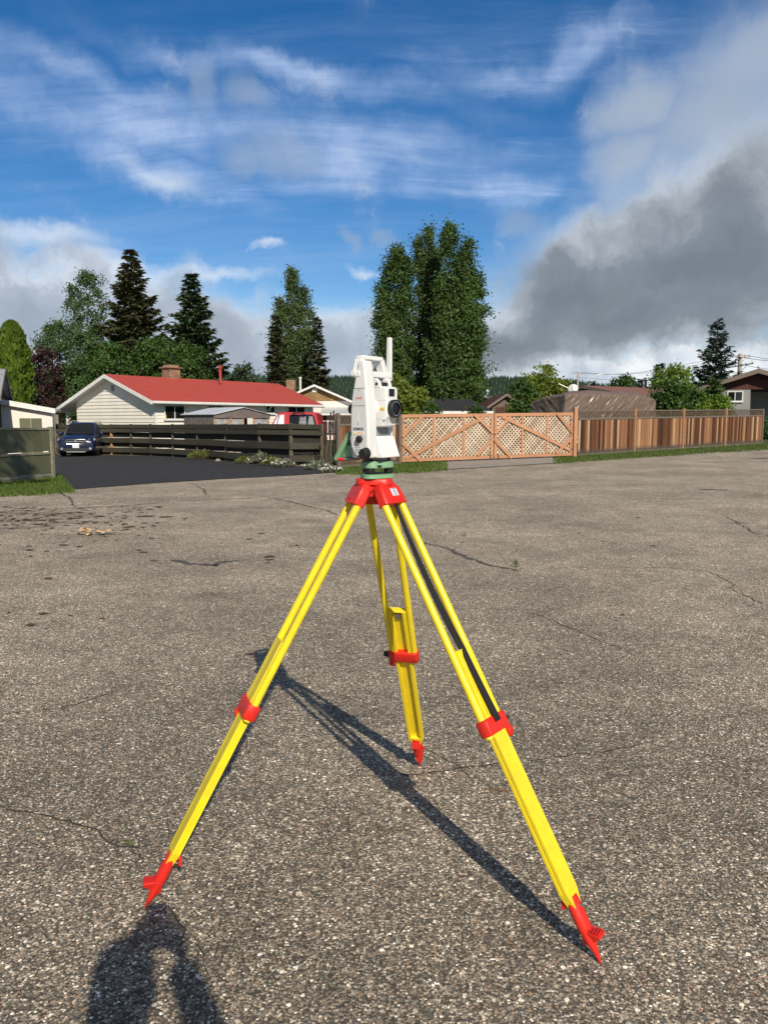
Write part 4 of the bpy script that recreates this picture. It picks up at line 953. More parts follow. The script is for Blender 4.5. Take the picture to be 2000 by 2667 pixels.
def red_house():
    c = at(405, 1100, 42.89); z0 = -.25
    root = thing('bungalow', 'cream sided bungalow with a long red roof behind the rail fence', 'house', (c.x, c.y, z0), R(53.2))
    L, W, ze, zr, ov, gx = 13.0, 7.67, 2.63-z0, 4.20-z0, .49, .557
    h = gabled(root, L, W, ze, zr, ov, gx, M['siding'], M['roofred'], M['white'], 1.6, .20, .20)
    X, Y, Z = (1, 0, 0), (0, 1, 0), (0, 0, 1)
    for x0, x1, zt, zb in ((427, 478, 1057, 1090), (541, 577, 1057, 1085), (691, 712, 1057, 1075), (748, 791, 1058, 1077)):
        a, b = on_plane(root, x0, zt), on_plane(root, x1, zb); zz = sorted((a.z, b.z))
        window(root, a.x, b.x, max(zz[0], zz[1]-1.35), zz[1], (0, -.040, 0), X, (0, -1, 0))
    a, b = on_plane(root, 640, 1060), on_plane(root, 655, 1100)
    dr = MB().box(a.x, b.x, -.07, -.024, .2, 2.25).build('door', M['white'], root); MB().ball((a.x+.1, -.09, 1.15), .035, 8, 6).build('handle', M['steel'], dr, 40)
    # gutter, corner boards and downpipe
    gu = MB().box(-gx, L+gx, -ov-.15, -ov-.05, h['zt'](-ov)-.16, h['zt'](-ov)-.05).build('gutter', M['white'], h['roof'], bevel=.01)
    MB().tube([(8.55, -ov-.1, h['zt'](-ov)-.15), (8.55, -.08, h['zt'](-ov)-.5), (8.55, -.08, .2)], .04, 8).build('downpipe', M['white'], gu, 40)
    MB().box(-.035, .09, -.035, -.002, .25, h['zt'](0)-.12).build('corner_board', M['white'], h['wall'])
    # attic vent
    MB().box(-.06, -.02, W/2-.12, W/2+.12, zr-.95, zr-.62).build('vent', M['igrey'], h['wall'])
    # wall ornaments
    for zc in (1.85, 1.25):
        MB().lathe([(.0, 0), (.035, .03), (.06, .14), (.025, .26), (.01, .32)], (.62, -.09, zc), (0, 0, 1), 10).build('wall_ornament', M['iyellow'], h['wall'], 40)
    p = on_plane(root, 452, 970, 1, W/2); chimney(root, (p.x, W/2+.25), .82, .75, zr-.35, p.z+.25)
    p = on_plane(root, 574, 990, 1, W/2-.9); q = on_plane(root, 574, 957, 1, W/2-.9)
    vp = MB().cyl((p.x, W/2-.9, p.z-.2), (p.x, W/2-.9, q.z), .085, n=14).build('vent_pipe', M['roofred'], h['roof'], 40)
    MB().lathe([(.10, 0), (.15, .03), (.15, .10), (.10, .13), (.17, .16), (.02, .25)], (p.x, W/2-.9, q.z-.08), (0, 0, 1), 14).build('pipe_cap', M['roofred'], vp, 40)
    p = on_plane(root, 686, 1017, 1, W/2-2.2)
    MB().cyl((p.x, W/2-2.2, p.z-.3), (p.x, W/2-2.2, p.z+.20), .05, n=10).build('vent_pipe', M['roofred'], h['roof'], 40)
    # porch at the far side: posts with scroll panels
    for y in (W+1.3,):
        for x in (.1, 2.6):
            pm = MB().box(x-.05, x+.05, y-.05, y+.05, 0, h['zt'](y)-.15); pm.build('porch_post', M['white'], root)
    sc = MB()
    for i in range(7):
        sc.tube([Vector((.1+.16*math.sin(a*PI/5), W+1.1, .5+.28*i+.024*a)) for a in range(12)], .015, 5)
    stuff(sc.build('scroll_panel', M['white'], root))
    MB().box(-.3, 4.0, W+.05, W+1.5, -.2, .28).build('porch_floor', M['concrete'], root)
    # step boards against the gable wall
    MB().box(.6, 3.1, -.40, -.10, .55, .63).box(.7, .78, -.36, -.14, 0, .55).box(2.9, 2.98, -.36, -.14, 0, .55).build('bench_ledge', M['palemetal'], root)
    return root
red_house()

def tan_house():
    Y = 62.0; c = at(820, 1050, Y); root = thing('house', 'house with stained wood gable and cream wall right of the red roof', 'house', (c.x, Y, 0), R(90))
    # local x runs away from the camera, local y to the left
    zr, ze, hw = 4.42, 3.02, 3.15
    root.location = (c.x+hw-.25, Y, 0)
    h = gabled(root, 9.0, 2*hw-.5, ze, zr, .35, .45, M['stucco'], M['shingle'], M['white'], None, .16, None, M['woodsiding'], 3.12)
    W = 2*hw-.5
    MB().box(-.10, -.035, W/2-.19, W/2+.19, zr-.62, zr-.28).build('vent', M['white'], h['wall'])
    aw = MB(); slab(aw, [(-2.2, -.9, 2.10), (-2.2, 2.3, 2.10), (-.02, 2.3, 2.62), (-.02, -.9, 2.62)], .05); ao = aw.build('awning', M['palemetal'], root)
    MB().box(-2.26, -2.205, -.9, 2.3, 1.97, 2.10).build('awning_valance', M['white'], ao)
    for y in (-.7, 1.0, 2.1): MB().cyl((-2.1, y, 0), (-2.1, y, 2.02), .04, n=8).build('awning_post', M['rust'], ao, 40)
    rl = MB().box(-2.32, -2.27, 1.1, 3.6, 1.48, 1.56).build('railing', M['white'], root)
    for i in range(14): MB().box(-2.31, -2.28, 1.15+.18*i, 1.20+.18*i, .6, 1.478).build('baluster', M['white'], rl)
    p = on_plane(root, 758, 990, 0, 1.2); chimney(root, (1.2, p.y), .78, .7, 3.3, p.z-.05, False)
    p = on_plane(root, 782, 986, 0, 2.0); pp = MB().cyl((2.0, p.y, 3.2), (2.0, p.y, p.z), .09, n=12).build('flue_pipe', M['white'], h['roof'], 40)
    MB().cyl((2.0, p.y, p.z), (2.0, p.y, p.z+.14), .13, .12, 12).build('flue_cap', M['white'], pp, 40)
    MB().box(-.05, -.004, 2.0, 3.1, .5, 2.0).build('doorway', M['dark'], root)
tan_house()

def white_garage():
    Y = 41.0; a, b = at(4, 1100, Y), at(141, 1100, Y); zl, zr_ = at(4, 1036, Y).z, at(141, 1064, Y).z; z0 = -.45
    root = thing('garage', 'low white garage with a sloping white roof edge behind the blue car', 'garage', (a.x, Y-.9, z0), R(20)); L = (b.x-a.x)/math.cos(R(20)); zl -= z0; zr_ -= z0
    wl = MB().prism([(0, 0), (L-.12, 0), (L-.12, zr_-.28), (0, zl-.28)], lambda x, z, y: (x, y, z), 0, 6).build('wall', M['stucco'], root)
    ro = MB(); slab(ro, [(-.2, -.25, zl+.04), (L+.05, -.25, zr_), (L+.05, 6.2, zr_), (-.2, 6.2, zl+.04)], .06); r = ro.build('roof', M['white'], root)
    MB().prism([(-.2, zl-.24), (L+.05, zr_-.26), (L+.05, zr_-.01), (-.2, zl+.03)], lambda x, z, y: (x, y, z), -.30, -.255).build('fascia', M['white'], r)
    p, q = on_plane(root, 50, 1089), on_plane(root, 110, 1108)
    for k in (0, 1):
        x0 = p.x+(q.x-p.x)*k/2; x1 = p.x+(q.x-p.x)*(k+1)/2
        MB().box(x0+.01, x1-.01, -.05, -.004, .2, p.z).build('door', M['olive'], wl)
    MB().box(.28, .40, -.22, -.004, zl-.62, zl-.5).cyl((.34, -.22, zl-.56), (.34, -.32, zl-.62), .05, n=8).build('wall_lamp', M['black'], wl)
white_garage()
def grey_house():
    Y = 37.5; e = at(2, 1032, Y); rr = at(4, 962, Y+3.2)
    root = thing('house', 'house corner with pale grey shingle roof at the left picture edge', 'house', (e.x-9*math.cos(R(21)), Y-9*math.sin(R(21)), -.4), R(21)); L = 8.7
    zr, ze, W = rr.z+.4, e.z+.4, 6.0
    h = gabled(root, L, W, ze, zr, .3, .3, M['dark'], M['greyshingle'], M['greywood'])
    # shingle courses on the near slope
    mb = MB(); n = 16; sl = h['sl']
    for k in range(n):
        y0 = -.3+k*(W/2+.3)/n; y1 = y0+(W/2+.3)/n*1.12; j = 0
        x = L+.3-random.uniform(0, .3)
        while x > L-2.2:
            x1 = x-.30; z0, z1 = h['zt'](y0)+.022, h['zt'](min(y1, W/2))+.006
            mb.add([(x1+.006, y0, z0), (x-.006, y0, z0), (x-.006, min(y1, W/2), z1), (x1+.006, min(y1, W/2), z1), (x1+.006, y0, z0-.016), (x-.006, y0, z0-.016)], [(0, 1, 2, 3), (4, 5, 1, 0)])
            x = x1
    stuff(mb.build('shingles', M['greyshingle'], h['roof']))
grey_house()

def right_house():
    Y = 52.0; pk = at(1977, 961, Y); el = at(1812, 1013, Y); z0 = .25
    hw = pk.x-el.x-.5
    root = thing('house', 'grey stucco house with dark brown gable at the right picture edge', 'house', (pk.x+hw*.891, Y-hw*.454, z0), R(63)); W = 2*hw
    zr, ze = pk.z-z0, el.z-z0
    gz = at(1900, 1011, Y).z-z0
    # left half is wall, right half an open carport: build the front by hand
    sl = (zr-ze)/(hw+.5); zt = lambda y: zr-sl*abs(y-W/2)
    yo = on_plane(root, 1953, 1040, 0, 0).y
    wl = MB().box(0, 8, yo, W, 0, gz).build('wall', M['greystucco'], root)
    MB().prism([(0, gz), (W, gz), (W, zt(W)-.1), (W/2, zr-.1), (0, zt(0)-.1)], lambda y, z, x: (x, y, z), .02, 8).build('gable_wall', M['darkbrown'], root)
    gb = MB(); n = int(W/.22)
    for i in range(n):
        a, b = W*i/n+.004, W*(i+1)/n-.004
        gb.hexa([(-.02, a, gz-.06), (.018, a, gz-.06), (.018, b, gz-.06), (-.02, b, gz-.06)], [(-.02, a, zt(a)-.13), (.018, a, zt(a)-.13), (.018, b, zt(b)-.13), (-.02, b, zt(b)-.13)])
    stuff(gb.build('gable_boards', M['darkbrown'], wl))
    MB().box(4.2, 8, 0, yo-.003, 0, gz).build('carport_wall', M['greystucco'], root)
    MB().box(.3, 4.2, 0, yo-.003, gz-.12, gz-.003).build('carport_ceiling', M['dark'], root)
    MB().box(.1, .22, .1, .22, 0, gz-.12).build('carport_post', M['darkbrown'], root)
    rf = MB(); gx = .7
    slab(rf, [(-gx, -.5, zt(-.5)), (8.5, -.5, zt(-.5)), (8.5, W/2-.001, zr), (-gx, W/2-.001, zr)], .06); slab(rf, [(-gx, W/2+.001, zr), (8.5, W/2+.001, zr), (8.5, W+.5, zt(W+.5)), (-gx, W+.5, zt(W+.5))], .06)
    ro = rf.build('roof', M['shingle'], root)
    fm = MB()
    for y0, y1 in ((-.5, W/2), (W/2, W+.5)):
        fm.prism([(y0, zt(y0)-.30), (y1, zt(y1)-.30), (y1, zt(y1)-.02), (y0, zt(y0)-.02)], lambda y, z, a: (a, y, z), -gx-.045, -gx-.004)
    fm.build('fascia', M['fascia'], ro)
    p, q = on_plane(root, 1897, 1021, 0, 0), on_plane(root, 1932, 1043, 0, 0)
    ys = sorted((p.y, q.y)); window(root, -ys[1], -ys[0], q.z, p.z, (0, 0, 0), (0, -1, 0), (-1, 0, 0), 1, None, .07)
    MB().box(-.04, -.024, W/2-.5, W/2-.1, gz+.55, gz+.75).build('gable_vent', M['dark'], wl)
    MB().cyl((2.5, W/2+.1, zr), (2.5, W/2+.1, zr+.28), .05, n=8).ball((2.5, W/2+.1, zr+.32), .09, 8, 6).build('roof_fitting', M['galv'], ro, 40)
right_house()

def brown_house():
    root = thing('house', 'house with wide reddish brown roof behind the covered trailer', 'house', (0, 0, .3), R(34))
    c = at(1600, 1060, 58); root.location = (c.x, c.y, .3); z0 = .3
    zr = at(1560, 1005, 61.5).z-z0; ze = at(1640, 1027, 58).z-z0
    h = gabled(root, 13.5, 7.0, ze, zr, .6, .9, M['tanwall'], M['brownroof'], M['fascia'], None, .2)
    root.location = at(1632, 1060, 58.0).to_tuple()[:2]+(z0,)
    MB().box(3.0, 13.5+.9, -.70, -.655, ze-.19, ze-.02).build('white_eave', M['stucco'], h['roof'])
    for px in (1672, 1681):
        p = on_plane(root, px, 1003, 1, 3.4); v = MB().cyl((p.x, 3.4, zr-.3), (p.x, 3.4, zr+.55), .12, n=10).build('roof_stack', M['dark'], h['roof'], 40)
        MB().cyl((p.x, 3.4, zr+.55), (p.x, 3.4, zr+.66), .18, .16, 10).build('stack_cap', M['dark'], v, 40)
    p = on_plane(root, 1695, 1005, 1, 2.9); MB().box(p.x-.3, p.x+.3, 2.7, 3.1, zr-.3, zr+.06).build('roof_vent', M['dark'], h['roof'])
    window(root, 9.2, 10.9, 1.0, 2.1, (0, 0, 0), (1, 0, 0), (0, -1, 0))
brown_house()

def charcoal_house():
    Y = 47.0; a, b = at(1072, 1075, Y), at(1284, 1075, Y); zr = at(1180, 1040, Y+3).z; ze = at(1180, 1070, Y).z
    root = thing('house', 'low house with charcoal hip roof and white eaves behind the gate', 'house', (a.x, Y, 0)); L = b.x-a.x; D = 6.0
    MB().box(.5, L-.5, .5, D-.5, 0, ze-.1).build('wall', M['tanwall'], root)
    rf = MB(); p = [(0, 0, ze), (L, 0, ze), (L, D, ze), (0, D, ze)]; r0, r1 = (1.0, D/2, zr), (L-1.05, D/2, zr)
    rf.add(p+[r0, r1], [(0, 1, 5, 4), (1, 2, 5), (2, 3, 4, 5), (3, 0, 4), (3, 2, 1, 0)]); ro = rf.build('roof', M['shingle'], root)
    tb = MB(); n = 16
    for k in range(n):
        f0, f1 = k/n, (k+1)/n*1.0; y0, y1 = D/2*f0, D/2*f1; z0, z1 = ze+(zr-ze)*f0+.026, ze+(zr-ze)*f1+.008
        x0, x1 = 1.0*f0+.02, L-1.05*f0-.02
        x = x0
        while x < x1-.05:
            xb = min(x1, x+random.uniform(.7, 1.1)); tb.add([(x+.005, y0, z0), (xb-.005, y0, z0), (xb-.005, y1, z1), (x+.005, y1, z1), (x+.005, y0, z0-.014), (xb-.005, y0, z0-.014)], [(0, 1, 2, 3), (4, 5, 1, 0)]); x = xb
    stuff(tb.build('shingles', M['shingle'], ro))
    MB().box(-.03, L+.03, -.045, -.004, ze-.20, ze-.01).box(-.045, -.004, 0, D, ze-.2, ze-.01).box(L+.004, L+.045, 0, D, ze-.2, ze-.01).build('fascia', M['white'], ro)
    MB().box(L-.75, L-.15, -.01, .3, ze-.5, ze-.21).build('eave_box', M['white'], ro)
    p = on_plane(root, 1163, 1042, 1, D/2-.4); MB().box(p.x-.22, p.x+.22, D/2-.7, D/2-.3, zr-.25, zr+.05).build('roof_vent', M['dark'], ro)
charcoal_house()
def brown_garage():
    Y = 53.0; pk, e0 = at(1318, 1024, Y), at(1268, 1058, Y); hw = pk.x-e0.x-.35
    root = thing('garage', 'brown garage gable between the charcoal roof and the leafy bush', 'garage', (pk.x+hw, Y, 0), R(90)); W = 2*hw
    h = gabled(root, 7, W, e0.z, pk.z, .35, .35, M['tanwall'], M['darkbrown'], M['fascia'], None, .17, .16)
    MB().box(-.06, -.026, W*.12, W*.88, .2, e0.z-.05).build('garage_door', M['darkbrown'], h['wall'])
    MB().box(-.045, -.024, W/2-.06, W/2+.06, pk.z-1.0, pk.z-.72).build('vent', M['dark'], h['wall'])
brown_garage()
def pale_house():
    Y = 82.0; pk, e0 = at(1262, 1029, Y), at(1232, 1041, Y); hw = pk.x-e0.x
    root = thing('house', 'far house with pale metal roof right of the street lamp', 'house', (pk.x+hw, Y, 0), R(72)); W = 2*hw
    h = gabled(root, 6, W, e0.z, pk.z, .3, .5, M['tanwall'], M['palemetal'], M['palemetal'], None, .16)
    MB().cyl((1.5, W/2, pk.z-.1), (1.5, W/2, pk.z+.35), .06, n=8).ball((1.5, W/2, pk.z+.5), .2, 8, 6).build('roof_fitting', M['galv'], h['roof'], 40)
pale_house()

# ------------------------------------------------------------------ vehicles and yard structures
def wheel(parent, c, r, wd, ax=(1, 0, 0)):
    c, a = Vector(c), Vector(ax).normalized()
    w_ = MB().lathe([(r*.62, -wd/2), (r*.94, -wd/2), (r, -wd*.3), (r, wd*.3), (r*.94, wd/2), (r*.62, wd/2)], c, a, 24).build('wheel', M['tyre'], parent, 40)
    MB().lathe([(.04, -wd*.42), (r*.60, -wd*.42), (r*.62, -wd*.46), (r*.62, wd*.46), (r*.60, wd*.42), (.04, wd*.42)], c, a, 16).build('rim', M['galv'], w_, 40)
    return w_
def suv():
    c = at(197, 1150, 38.0); z0 = terr(c.x, c.y)+.012
    root = thing('suv', 'dark blue SUV parked on the driveway half behind the olive fence', 'car', (c.x, c.y, z0), R(11))
    # local: front at -y, centre line x=0; sections from bumper to tail
    def sec(y, w_, zb, zt, cr=.06):
        pts = [(-w_*.90, zb), (-w_, zb+.10), (-w_, zb+(zt-zb)*.55), (-w_*.97, zt-.12), (-w_*.90, zt-.03), (-w_*.55, zt+cr*.6), (0, zt+cr), (w_*.55, zt+cr*.6), (w_*.90, zt-.03), (w_*.97, zt-.12), (w_, zb+(zt-zb)*.55), (w_, zb+.10), (w_*.90, zb)]
        return [Vector((x, y, z)) for x, z in pts]
    body = MB().loft([sec(.02, .72, .36, .70, .02), sec(.05, .80, .27, .80, .03), sec(.16, .87, .24, .90, .05), sec(.5, .90, .22, .98, .06), sec(1.15, .90, .22, 1.06, .05), sec(1.5, .90, .22, 1.08, .02), sec(3.4, .90, .22, 1.10, .02), sec(4.2, .89, .24, 1.10, .02), sec(4.5, .82, .34, 1.02, .02)])
    bo = body.build('body', M['carblue'], root, 32)
    def cab(z, xw, y0, y1): return [Vector((x, y, z)) for x, y in ((-xw*.86, y0), (xw*.86, y0), (xw, y0+.28), (xw, y1-.2), (xw*.9, y1), (-xw*.9, y1), (-xw, y1-.2), (-xw, y0+.28))]
    MB().loft([cab(1.04, .84, 1.12, 4.40), cab(1.35, .78, 1.52, 4.30), cab(1.58, .70, 1.86, 4.20), cab(1.66, .63, 2.02, 4.08), cab(1.69, .52, 2.2, 3.9)]).build('cabin', M['carblue'], root, 32)
    ws = [(-.66, 1.165, 1.105), (.66, 1.165, 1.105), (.575, 1.795, 1.575), (-.575, 1.795, 1.575)]
    n = Vector((0, -.60, .80))
    MB().hexa([Vector(p)-n*.01 for p in ws], [Vector(p)+n*.028 for p in ws]).build('windscreen', M['glass'], root, bevel=.006)
    for sg in (-1, 1):
        MB().prism([(1.62, 1.14), (2.05, 1.58), (3.9, 1.58), (4.1, 1.16)], lambda y, z, a: (sg*(a-.145*(z-1.1)/.5), y, z), .822, .842).build('side_window', M['glass'], root)
        hl = MB().hexa([(sg*.50, .085, .74), (sg*.86, .215, .78), (sg*.88, .34, .88), (sg*.60, .15, .84)], [(sg*.50, .05, .755), (sg*.87, .175, .80), (sg*.895, .31, .90), (sg*.60, .10, .87)]).build('headlight', M['lamp'], bo, bevel=.006)
        MB().hexa([(sg*.80, .17, .775), (sg*.88, .24, .79), (sg*.90, .34, .88), (sg*.84, .26, .87)], [(sg*.81, .14, .78), (sg*.893, .22, .80), (sg*.91, .33, .90), (sg*.85, .23, .885)]).build('indicator', M['rust'], hl)
        MB().lathe([(.075, 0), (.08, .02), (.06, .05)], (sg*.66, .07, .40), (0, -1, 0), 14).build('fog_lamp', M['lamp'], bo, 40)
        mi = MB().ball((sg*1.00, 1.42, 1.13), (.11, .07, .085), 12, 8).beam((sg*.84, 1.45, 1.09), (sg*.95, 1.43, 1.11), .05, .04).build('mirror', M['carblue'], root, 40)
        MB().tube([(sg*.58, 2.1, 1.70), (sg*.585, 2.3, 1.755), (sg*.58, 3.7, 1.755), (sg*.575, 3.9, 1.70)], .022, 8).build('roof_rail', M['galv'], root, 40)
        for y in (.92, 3.55): wheel(root, (sg*.78, y, .34), .34, .22)
    gr = MB().prism([(-.46, .79), (-.40, .63), (.40, .63), (.46, .79), (.42, .83), (-.42, .83)], lambda x, z, y: (x, y, z), .0, .10).build('grille', M['carplastic'], bo, 30, .01)
    fr = MB(); pts = [(-.47, .80), (-.41, .62), (.41, .62), (.47, .80), (.43, .845), (-.43, .845), (-.47, .80)]
    fr.tube([Vector((x, -.004, z)) for x, z in pts], .020, 8); fr.build('grille_frame', M['chrome'], gr, 40)
    MB().beam((-.43, -.012, .745), (.43, -.012, .745), .012, .030).build('grille_bar', M['chrome'], gr)
    MB().lathe([(.075, 0), (.08, .01), (.03, .02)], (0, -.012, .745), (0, -1, 0), 20).build('emblem', M['chrome'], gr, 40)
    MB().box(-.60, .60, -.005, .10, .26, .40).build('lower_intake', M['carplastic'], bo, bevel=.02)
    MB().box(-.45, .45, -.020, -.006, .225, .255).build('skid_plate', M['galv'], bo)
    pl = MB().box(-.155, .155, -.035, -.006, .435, .585).build('licence_plate', M['plate'], bo)
    text('LB1 07A', .085, M['iblue'], pl, Matrix.Translation((0, -.0365, .50)) @ Matrix.Rotation(PI/2, 4, 'X'))
    MB().tube([(-.40, 1.13, 1.12), (.1, 1.22, 1.17)], .010, 6).tube([(.10, 1.13, 1.12), (.55, 1.24, 1.18)], .010, 6).build('wipers', M['carplastic'], root)
suv()
def red_truck():
    c = at(704, 1106, 35.0); z0 = terr(c.x, 35)
    root = thing('truck', 'old red utility vehicle behind the dark rail fence', 'truck', (c.x, c.y, z0), R(-4)); zr = at(760, 1073, 35).z-z0
    W2 = 1.85; zb = zr-.62
    prof = [(-1.20, zb-.30), (-1.18, zb-.12), (-.02, zb-.02), (2.22, zb-.02), (2.30, zb-.30)]
    bo = MB().prism(prof, lambda x, z, y: (x, y, z), 0, W2).build('body', M['carred'], root, 30, .03)
    MB().prism([(-1.18, .45), (-1.22, .8), (-1.195, zb-.303), (2.295, zb-.303), (2.34, .75), (2.28, .45)], lambda x, z, y: (x, y+.004, z), 0, W2-.008).build('lower_body', M['carplastic'], root, 30, .03)
    top = [(0.0, zb-.025), (.33, zr-.07), (.45, zr), (1.98, zr), (2.07, zr-.06), (2.24, zb-.025)]
    V = []; tb = MB()
    tb.prism(top, lambda x, z, y: (x, y+(.12*(z-zb)/.62 if y < .5 else -.12*(z-zb)/.62), z), .03, W2-.03)
    cb = tb.build('cabin', M['carred'], root, 30, .03)
    yy = lambda z: .03+.12*(z-zb)/.62
    def glass(poly, nm, m, d=.012): return MB().prism(poly, lambda x, z, a: (x, yy(z)-a, z), -.01, d).build(nm, m, cb)
    glass([(.10, zb), (.36, zr-.14), (.62, zr-.11), (.62, zb)], 'side_window', M['plasticroof'])
    glass([(.26, zb), (.30, zb), (.42, zr-.13), (.38, zr-.13)], 'window_bar', M['carplastic'], .018)
    glass([(.86, zb), (.86, zr-.12), (1.88, zr-.11), (1.99, zr-.2), (2.10, zb)], 'rear_side_window', M['glass'])
    glass([(1.30, zb), (1.33, zr-.22), (1.62, zr-.2), (1.64, zb)], 'striped_shade', M['plastic'], .016)
    for i in range(6): glass([(1.31, zb+.03+.065*i), (1.31, zb+.055+.065*i), (1.63, zb+.055+.065*i), (1.63, zb+.03+.065*i)], 'shade_stripe', M['carplastic'], .019)
    glass([(1.70, zb), (1.76, zr-.18), (1.92, zr-.2), (2.02, zb)], 'spare_cover', M['igrey'], .015)
    MB().tube([(1.0, -.02, zr-.10), (1.2, -.05, zr-.02), (1.45, -.05, zr-.03), (1.6, -.02, zr-.12)], .04, 6).build('roof_strap', M['carplastic'], cb, 40)
    for x in (-.65, 1.6):
        for y in (.1, W2-.1): wheel(root, (x, y, .36), .36, .24, (0, 1, 0))
    MB().box(-1.30, -1.24, .1, W2-.1, .45, .62).build('bumper', M['galv'], bo)
red_truck()
def plastic_shed():
    Y = 35.5; c = at(558, 1100, Y); z0 = terr(c.x, Y)
    root = thing('greenhouse', 'small greenhouse of grey boards and cloudy plastic sheeting behind the rail fence', 'greenhouse', (c.x, c.y, z0), R(46))
    ze, za = at(558, 1077, Y).z-z0, at(612, 1060, Y+1.2).z-z0; W = 3.1; L = 2.5
    fr = MB()
    for x in (0, W*.30, W*.52, W*.72, W): fr.box(x-.035, x+.035, -.03, .03, 0, ze)
    for y in (L*.33, L*.66, L): fr.box(-.03, .03, y-.03, y+.03, 0, ze)
    fr.box(-.04, W+.04, -.045, .0, ze-.16, ze+.02)
    fo = fr.build('frame', M['newpost'], root)
    for a, b in ((.04, W*.30-.04), (W*.30+.04, W*.52-.04), (W*.72+.04, W-.04)):
        MB().box(a, b, -.012, .008, .02, ze-.165).build('plastic_panel', M['plastic'], root)
    n = 7
    for i in range(n): MB().box(-.05, -.032, L*i/n+.012, L*(i+1)/n-.012, 0, ze-.03).build('board', M['oldboard'], root)
    MB().prism([(-.06, ze-.04), (W/2, za-.03), (W+.06, ze-.04), (W+.06, ze-.20), (-.06, ze-.20)], lambda x, z, y: (x, y, z), -.075, -.05).build('gable_board', M['oldboard'], root)
    rf = MB(); slab(rf, [(-.15, -.15, ze-.02), (W/2-.001, -.15, za), (W/2-.001, L+.15, za), (-.15, L+.15, ze-.02)], .03); ro = rf.build('roof', M['plasticroof'], root)
    rf = MB(); slab(rf, [(W/2+.001, -.15, za), (W+.15, -.15, ze-.02), (W+.15, L+.15, ze-.02), (W/2+.001, L+.15, za)], .03); rf.build('roof_sheet', M['plastic'], ro)
    MB().box(W*.52+.02, W*.72-.02, .5, .52, 0, ze).build('dark_opening', M['dark'], root)
    MB().beam((.1, -.05, 1.0), (W*.30, -.05, ze-.2), .012, .07).build('brace', M['newpost'], root)
plastic_shed()
def tarp():
    from mathutils import noise as mn
    Y = 36.5; c = at(1467, 1090, Y); z0 = terr(c.x, Y); a = R(26); U = Vector((math.cos(a), math.sin(a), 0)); B = Vector((-math.sin(a), math.cos(a), 0))
    root = thing('covered_trailer', 'long trailer wrapped in a wrinkled brown tarpaulin behind the fence', 'trailer', (c.x, c.y, z0), a)
    L, W, H = 5.9, 2.7, at(1520, 1019, Y+1.0).z-z0
    V = []; nu, nv = 420, 64
    def prof(s):     # perimeter parameter to rounded rectangle
        P = 2*(L+W); d = s*P
        if d < L: return Vector((d, 0, 0)), Vector((0, -1, 0))
        d -= L
        if d < W: return Vector((L, d, 0)), Vector((1, 0, 0))
        d -= W
        if d < L: return Vector((L-d, W, 0)), Vector((0, 1, 0))
        return Vector((0, W-(d-L), 0)), Vector((-1, 0, 0))
    ctr = Vector((L/2, W/2, 0))
    def fn(u, v):
        p, n = prof(u % 1.0)
        p2 = p.lerp(ctr, .0); e = (p-ctr); e = Vector((max(-L/2+.12, min(L/2-.12, e.x)), max(-W/2+.12, min(W/2-.12, e.y)), 0))
        if v < .62:
            z = .35+(H-.55)*v/.62; k = 1.0-.03*(v/.62)
            q = ctr+(p-ctr)*k
        else:
            t = (v-.62)/.38; k = .97*(1-t)**.55 if t < 1 else 0; q = ctr+Vector(((p-ctr).x*max(k, .0), (p-ctr).y*k, 0)); z = H-.20+.20*math.sin(min(1, t*1.6)*PI/2)
        fx = 1-max(0, min(1, (q.x-L*.80)/(L*.25))); z -= (1-fx)*.30*min(1, v*2); z -= .42*max(0, (q.y/W-.15))**1.2*min(1, v*2)*max(0, 1-q.x/(L*.55))
        da, db = q.x-1.1*z+q.y*.6, q.x+1.1*z
        wr = mn.noise(Vector((q.x*1.0, q.y*1.0, z*.8)))*.10+(.4-abs(mn.noise(Vector((da*3.2, db*.55, q.y)))))*.10+(.4-abs(mn.noise(Vector((da*7.5+3, db*1.1, q.y*2)))))*.055+mn.noise(Vector((da*16, db*3, q.y*3)))*.014
        fold = .05*math.sin(u*260+3*mn.noise(q*1.3))*max(0, 1-v*2.2) if v < .45 else 0
        q = q+n*(wr+fold)*(1 if v < .7 else .3); z += (wr*.6 if v > .55 else wr*.2)
        return (q.x, q.y, z)
    mb = MB().grid(fn, nu, nv); mb.build('tarpaulin', M['tarp'], root, 180, recalc=True)
    for x in (2.2, 3.2):
        for y in (.3, W-.3): wheel(root, (x, y, .33), .33, .2, (0, 1, 0))
    MB().box(.3, L-.3, .3, W-.3, .33, .5).box(-1.0, .3, W/2-.05, W/2+.05, .38, .48).build('chassis', M['darkpole'], root)
tarp()

# ------------------------------------------------------------------ poles, lamps, dish
def utility_pole(px, ytop, Y, lab, arms, mt, r=.14):
    b = at(px, 1080, Y); zt = at(px, ytop, Y).z; z0 = terr(b.x, Y); root = thing('utility_pole', lab, 'pole', (b.x, Y, z0), 0, 'utility poles'); h = zt-z0
    MB().cyl((0, 0, -.3), (0, 0, h), r*1.25, r*.85, 12).build('pole', mt, root, 40)
    for dz, l, tilt, m in arms:
        a = MB().beam((-l/2, -.18, h-dz-tilt/2), (l/2, -.18, h-dz+tilt/2), .10, .13).build('crossarm', m, root)
        for k in (-.45, -.2, .2, .45): MB().lathe([(.03, 0), (.07, .05), (.03, .09), (.06, .13), (.02, .18)], (l*k, -.18, h-dz+tilt*k+.065), (0, 0, 1), 8).build('insulator', M['igrey'], a, 40)
        MB().beam((l*.28, -.18, h-dz-.05+tilt*.28), (0, -.16, h-dz-.65), .04, .05).build('arm_brace', m, a)
    return root
utility_pole(1920, 921, 84, 'tall pale utility pole with two crossarms above the grey house roof', [(.35, 1.9, -.06, M['concretepole']), (1.25, 2.7, .45, M['darkpole'])], M['concretepole'], .24)
